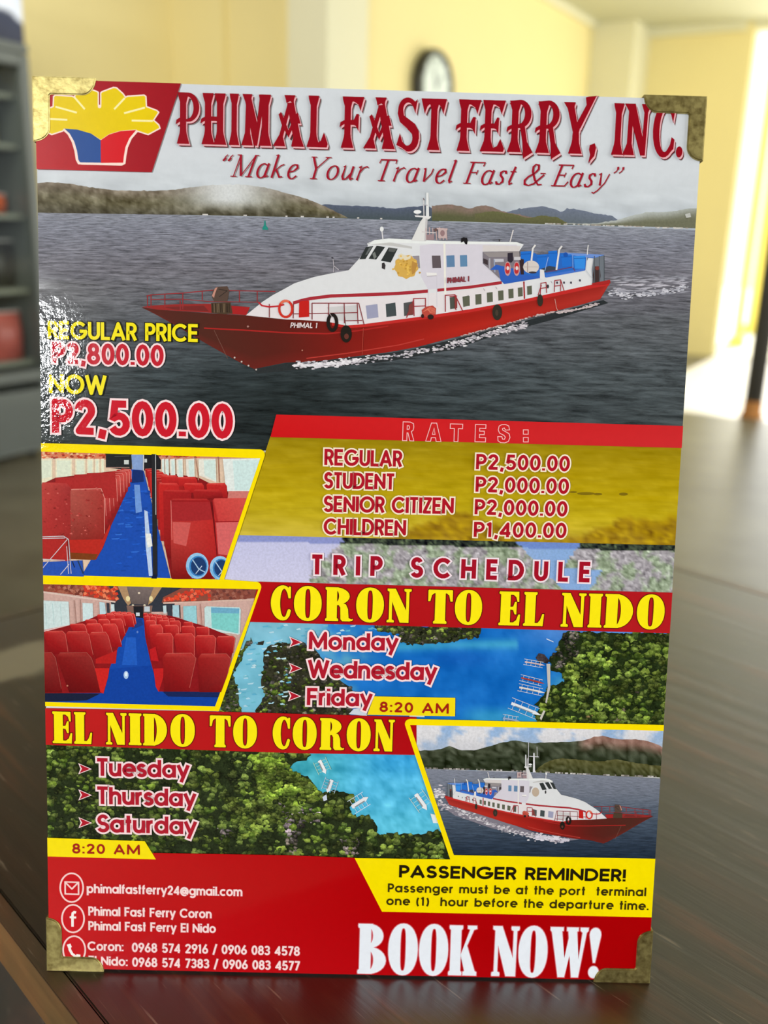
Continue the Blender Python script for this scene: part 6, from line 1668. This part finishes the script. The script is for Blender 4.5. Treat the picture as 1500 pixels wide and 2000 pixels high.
I_['T'] = (62, [(5, [(4, 96), (66, 96)]), [(32, 96), (28, 1)], (3.4, [(16, 1.5), (42, 1.5)]), (3.6, [(5, 97), (2, 80)]), (3.6, [(65, 97), (65, 80)])])
I_['v'] = (46, [[(4, 60), (10, 62), (18, 3)], (4.2, [(18, 3), (38, 40), (40, 62)])])
I_['l'] = (26, [[(11, 104), (8, 12), (11, 3), (20, 9)], (3.4, [(3, 100), (12, 104)])])
I_['F'] = (60, [[(22, 98), (18, 1)], (4.2, [(8, 96.5), (66, 96.5), (63, 80)]), (4, [(20, 51), (46, 51)]), (3.4, [(6, 1.5), (34, 1.5)]), (3.4, [(47, 62), (45, 42)])])
I_['s'] = (38, [[(33, 50), (30, 60), (20, 62), (12, 54), (14, 42), (26, 28), (29, 14), (20, 2), (8, 4), (4, 14)]])
I_['t'] = (28, [[(17, 82), (10, 14), (13, 3), (23, 9)], (3.8, [(3, 60), (25, 60)])])
I_['&'] = (76, [[(74, 50), (60, 30), (44, 8), (26, 0), (10, 6), (6, 22), (16, 40), (36, 56), (46, 74), (42, 92), (30, 96), (23, 84), (26, 64), (44, 26), (62, 4), (76, 6)], (3.4, [(58, 56), (78, 56)])])
I_['E'] = (62, [[(22, 98), (16, 1)], (4.2, [(8, 96.5), (66, 96.5), (63, 80)]), (4, [(20, 51), (44, 51)]), (4.2, [(4, 2.5), (56, 2.5), (64, 22)]), (3.4, [(46, 62), (43, 42)])])
I_['y'] = (48, [[(3, 58), (10, 63), (18, 10)], (4.4, [(42, 62), (34, 20), (16, -14), (4, -26), (-4, -22)])])
I_['<'] = (42, [(7, [(14, 84), (9, 72), (11, 70)]), (3.5, [(9, 74), (12, 88), (19, 97)]), (7, [(34, 84), (29, 72), (31, 70)]), (3.5, [(29, 74), (32, 88), (39, 97)])])
I_['>'] = (42, [(7, [(8, 92), (12, 92), (13, 84)]), (3.5, [(13, 88), (10, 76), (2, 67)]), (7, [(28, 92), (32, 92), (33, 84)]), (3.5, [(33, 88), (30, 76), (22, 67)])])
I_[' '] = (20, [])
sans('<Make Your Travel Fast & Easy>', (427, 345), (1211, 368.5), 42, [(0.25, (160, 24, 44))], gap=7, weight=7, font=I_, name='tagline_lettering', label='dark red italic tagline', shear=0.24, nib=(3.6, 9.5, 0.15))

YT = (248, 230, 30)
sans('REGULAR PRICE', (97, 661.5), (389, 668), 33.5, [(1.7, (30, 30, 20)), (.1, YT)], weight=18.5, gap=9, label='yellow lettering over the sea')
sans('P2,800.00', (106, 709), (321, 714.5), 39, [(3.4, HALO), (0, (196, 34, 50))], gap=12, weight=20.5, label='red price lettering with a pale halo, old price')
sans('NOW', (99, 768), (209, 771), 37, [(1.7, (30, 30, 20)), (.1, YT)], weight=18.5, gap=10, label='yellow lettering between the two prices')
sans('P2,500.00', (106, 845), (454, 855), 64, [(4.0, HALO), (0, (204, 26, 44))], gap=13, weight=22, label='largest red price lettering')
for tx, p0, p1, cap in (('REGULAR', (635, 908), (785, 911.5), 31), ('STUDENT', (634, 953), (770, 956), 31), ('SENIOR CITIZEN', (633, 999), (885, 1003), 31), ('CHILDREN', (633, 1043), (792, 1046), 31)):
    sans(tx, p0, p1, cap, [(2.8, (250, 232, 206)), (0, RD)], gap=10, weight=19.5, label='red fare class lettering')
for tx, p0, p1, cap in (('P2,500.00', (930, 916), (1112, 920), 29), ('P2,000.00', (929, 960), (1110, 964), 29), ('P2,000.00', (927, 1004), (1107, 1008), 29), ('P1,400.00', (925, 1048), (1105, 1050), 29)):
    sans(tx, p0, p1, cap, [(2.8, (250, 232, 206)), (0, RD)], gap=11, weight=20.5, label='red fare lettering')
sans('TRIP SCHEDULE', (609, 1121), (1151, 1135.5), 38, [(3.2, (246, 226, 234)), (0, (166, 18, 40))], gap=62, weight=22.5, label='wide spaced dark red schedule heading')
# outlined block letters of the rates heading
OUTF = {c: G[c] for c in 'RATES:'}
def outline_text():
    a = Art('lettering', 0.00062, M_ink, label='outlined block lettering on the red band')
    for ch, xl, xr, yt, yb in (('R', 787, 810, 824, 860.5), ('A', 832, 862, 826, 861.5), ('T', 879, 903, 828, 862), ('E', 928, 950, 829, 862.5), ('S', 972, 996, 829.5, 863.5)):
        u0, v0 = UV(xl, yb); u1, _ = UV(xr, yb); m = mpp(xl, yb); H = (yb - yt) * m
        outl = {'R': [(0, 0), (0, 100), (60, 100), (88, 92), (92, 74), (86, 56), (72, 50), (96, 0), (62, 0), (44, 42), (36, 42), (36, 0)],
                'A': [(0, 0), (34, 100), (68, 100), (100, 0), (68, 0), (64, 20), (36, 20), (32, 0)],
                'T': [(34, 0), (34, 74), (0, 74), (0, 100), (100, 100), (100, 74), (66, 74), (66, 0)],
                'E': [(0, 0), (0, 100), (92, 100), (92, 78), (38, 78), (38, 62), (80, 62), (80, 42), (38, 42), (38, 24), (94, 24), (94, 0)],
                'S': [(0, 32), (4, 8), (26, -2), (60, -3), (88, 6), (100, 28), (92, 50), (60, 62), (38, 70), (36, 78), (50, 82), (62, 70), (94, 72), (86, 94), (60, 102), (30, 101), (8, 92), (2, 70), (14, 52), (50, 40), (62, 30), (56, 18), (40, 18), (34, 32)]}[ch]
        inner = {'R': [(36, 60), (52, 62), (56, 72), (50, 80), (36, 80)], 'A': [(42, 38), (60, 38), (52, 74)]}.get(ch)
        for P in [outl] + ([inner] if inner else []):
            a.ribbon([(u0 + x / 100 * (u1 - u0), v0 + y / 100 * H) for x, y in P], 1.5 * m, tuple(lin(c) for c in (250, 190, 190)), True)
    for yc in (843.5, 858.5):
        P = [UV(1022.5, yc - 4), UV(1032, yc - 4), UV(1032, yc + 4.5), UV(1022.5, yc + 4.5)]
        a.ribbon(P, 1.5 * mpp(1020, 850), tuple(lin(c) for c in (250, 190, 190)), True)
    a.build()
outline_text()
DR = (178, 26, 46)
for tx, p0, p1, cap in (('Monday', (603, 1267), (776, 1270), 34), ('Wednesday', (602, 1322), (851, 1327.5), 35), ('Friday', (599, 1376), (725, 1378.5), 34),
                        ('Tuesday', (189, 1513.5), (368, 1518), 35), ('Thursday', (189, 1568.5), (381, 1573.5), 35), ('Saturday', (189, 1623), (382, 1628), 35)):
    sans(tx, p0, p1, cap, [(3.6, HALO), (0, DR)], gap=8, weight=20.5, label='red weekday lettering with a pale halo')
for nm_, pts in (('a', ((577, 1253), (576, 1304), (574, 1358))), ('b', ((165, 1500), (165, 1551), (165, 1605)))):
    a = Art('arrow_marks', 0.00062, M_ink, label='red arrowheads before the weekdays')
    for cx, cy in pts:
        P = [(cx - 10, cy - 8.5), (cx + 10.5, cy + .5), (cx - 10, cy + 8.5), (cx - 5.5, cy)]
        a.line(P, 5, HALO, True); a.poly(P, (180, 26, 44))
    a.build()
sans('8:20 AM', (740, 1388.5), (875, 1392.5), 19.5, [(.2, (166, 30, 20))], gap=14, weight=19.5, label='dark red time lettering, upper')
sans('8:20 AM', (140, 1664.5), (272, 1667.5), 19.5, [(.2, (166, 30, 20))], gap=14, weight=19.5, label='dark red time lettering, lower')
BK = (34, 26, 10)
sans('PASSENGER REMINDER!', (777, 1711.5), (1218, 1719.5), 24, [(.4, BK)], gap=9, weight=20.5, label='black heading on the yellow panel')
sans('Passenger must be at the port  terminal', (755, 1740.5), (1258, 1748.5), 17.5, [(.1, (60, 50, 12))], gap=13, weight=19.5, label='black reminder text, first line')
sans('one (1)  hour before the departure time.', (752, 1765.5), (1263, 1775.5), 17.5, [(.1, (60, 50, 12))], gap=13, weight=19.5, label='black reminder text, second line')
WT = (255, 222, 220)
for tx, p0, p1, cap in (('phimalfastferry24@gmail.com', (168.5, 1742), (471, 1748.5), 18.5), ('Phimal Fast Ferry Coron', (171.5, 1786), (411, 1791.5), 18.5), ('Phimal Fast Ferry El Nido', (171.5, 1814.5), (419, 1820), 18.5),
                        ('Coron:', (169.5, 1854), (239, 1855.5), 18.5), ('0968 574 2916 / 0906 083 4578', (256, 1857), (582.5, 1864.5), 19), ('El Nido:', (171.5, 1882), (247, 1884.5), 18.5), ('0968 574 7383 / 0906 083 4577', (256.5, 1885.5), (582.5, 1893), 19)):
    sans(tx, p0, p1, cap, [(1.0, (206, 60, 70)), (0, WT)], gap=9, weight=19, label='white contact text')
# name on the ferry
sans('PHIMAL I', (875, 553.5), (917, 550), 10, [(0, (136, 60, 70))], gap=10, weight=25.5, label='small dark red name on the ferry side', base=.00058)
sans('PHIMAL 1', (569, 640.5), (621, 641), 10, [(0, (226, 206, 206))], gap=10, weight=19.5, shear=.15, label='small white name on the ferry bow', base=.00058)
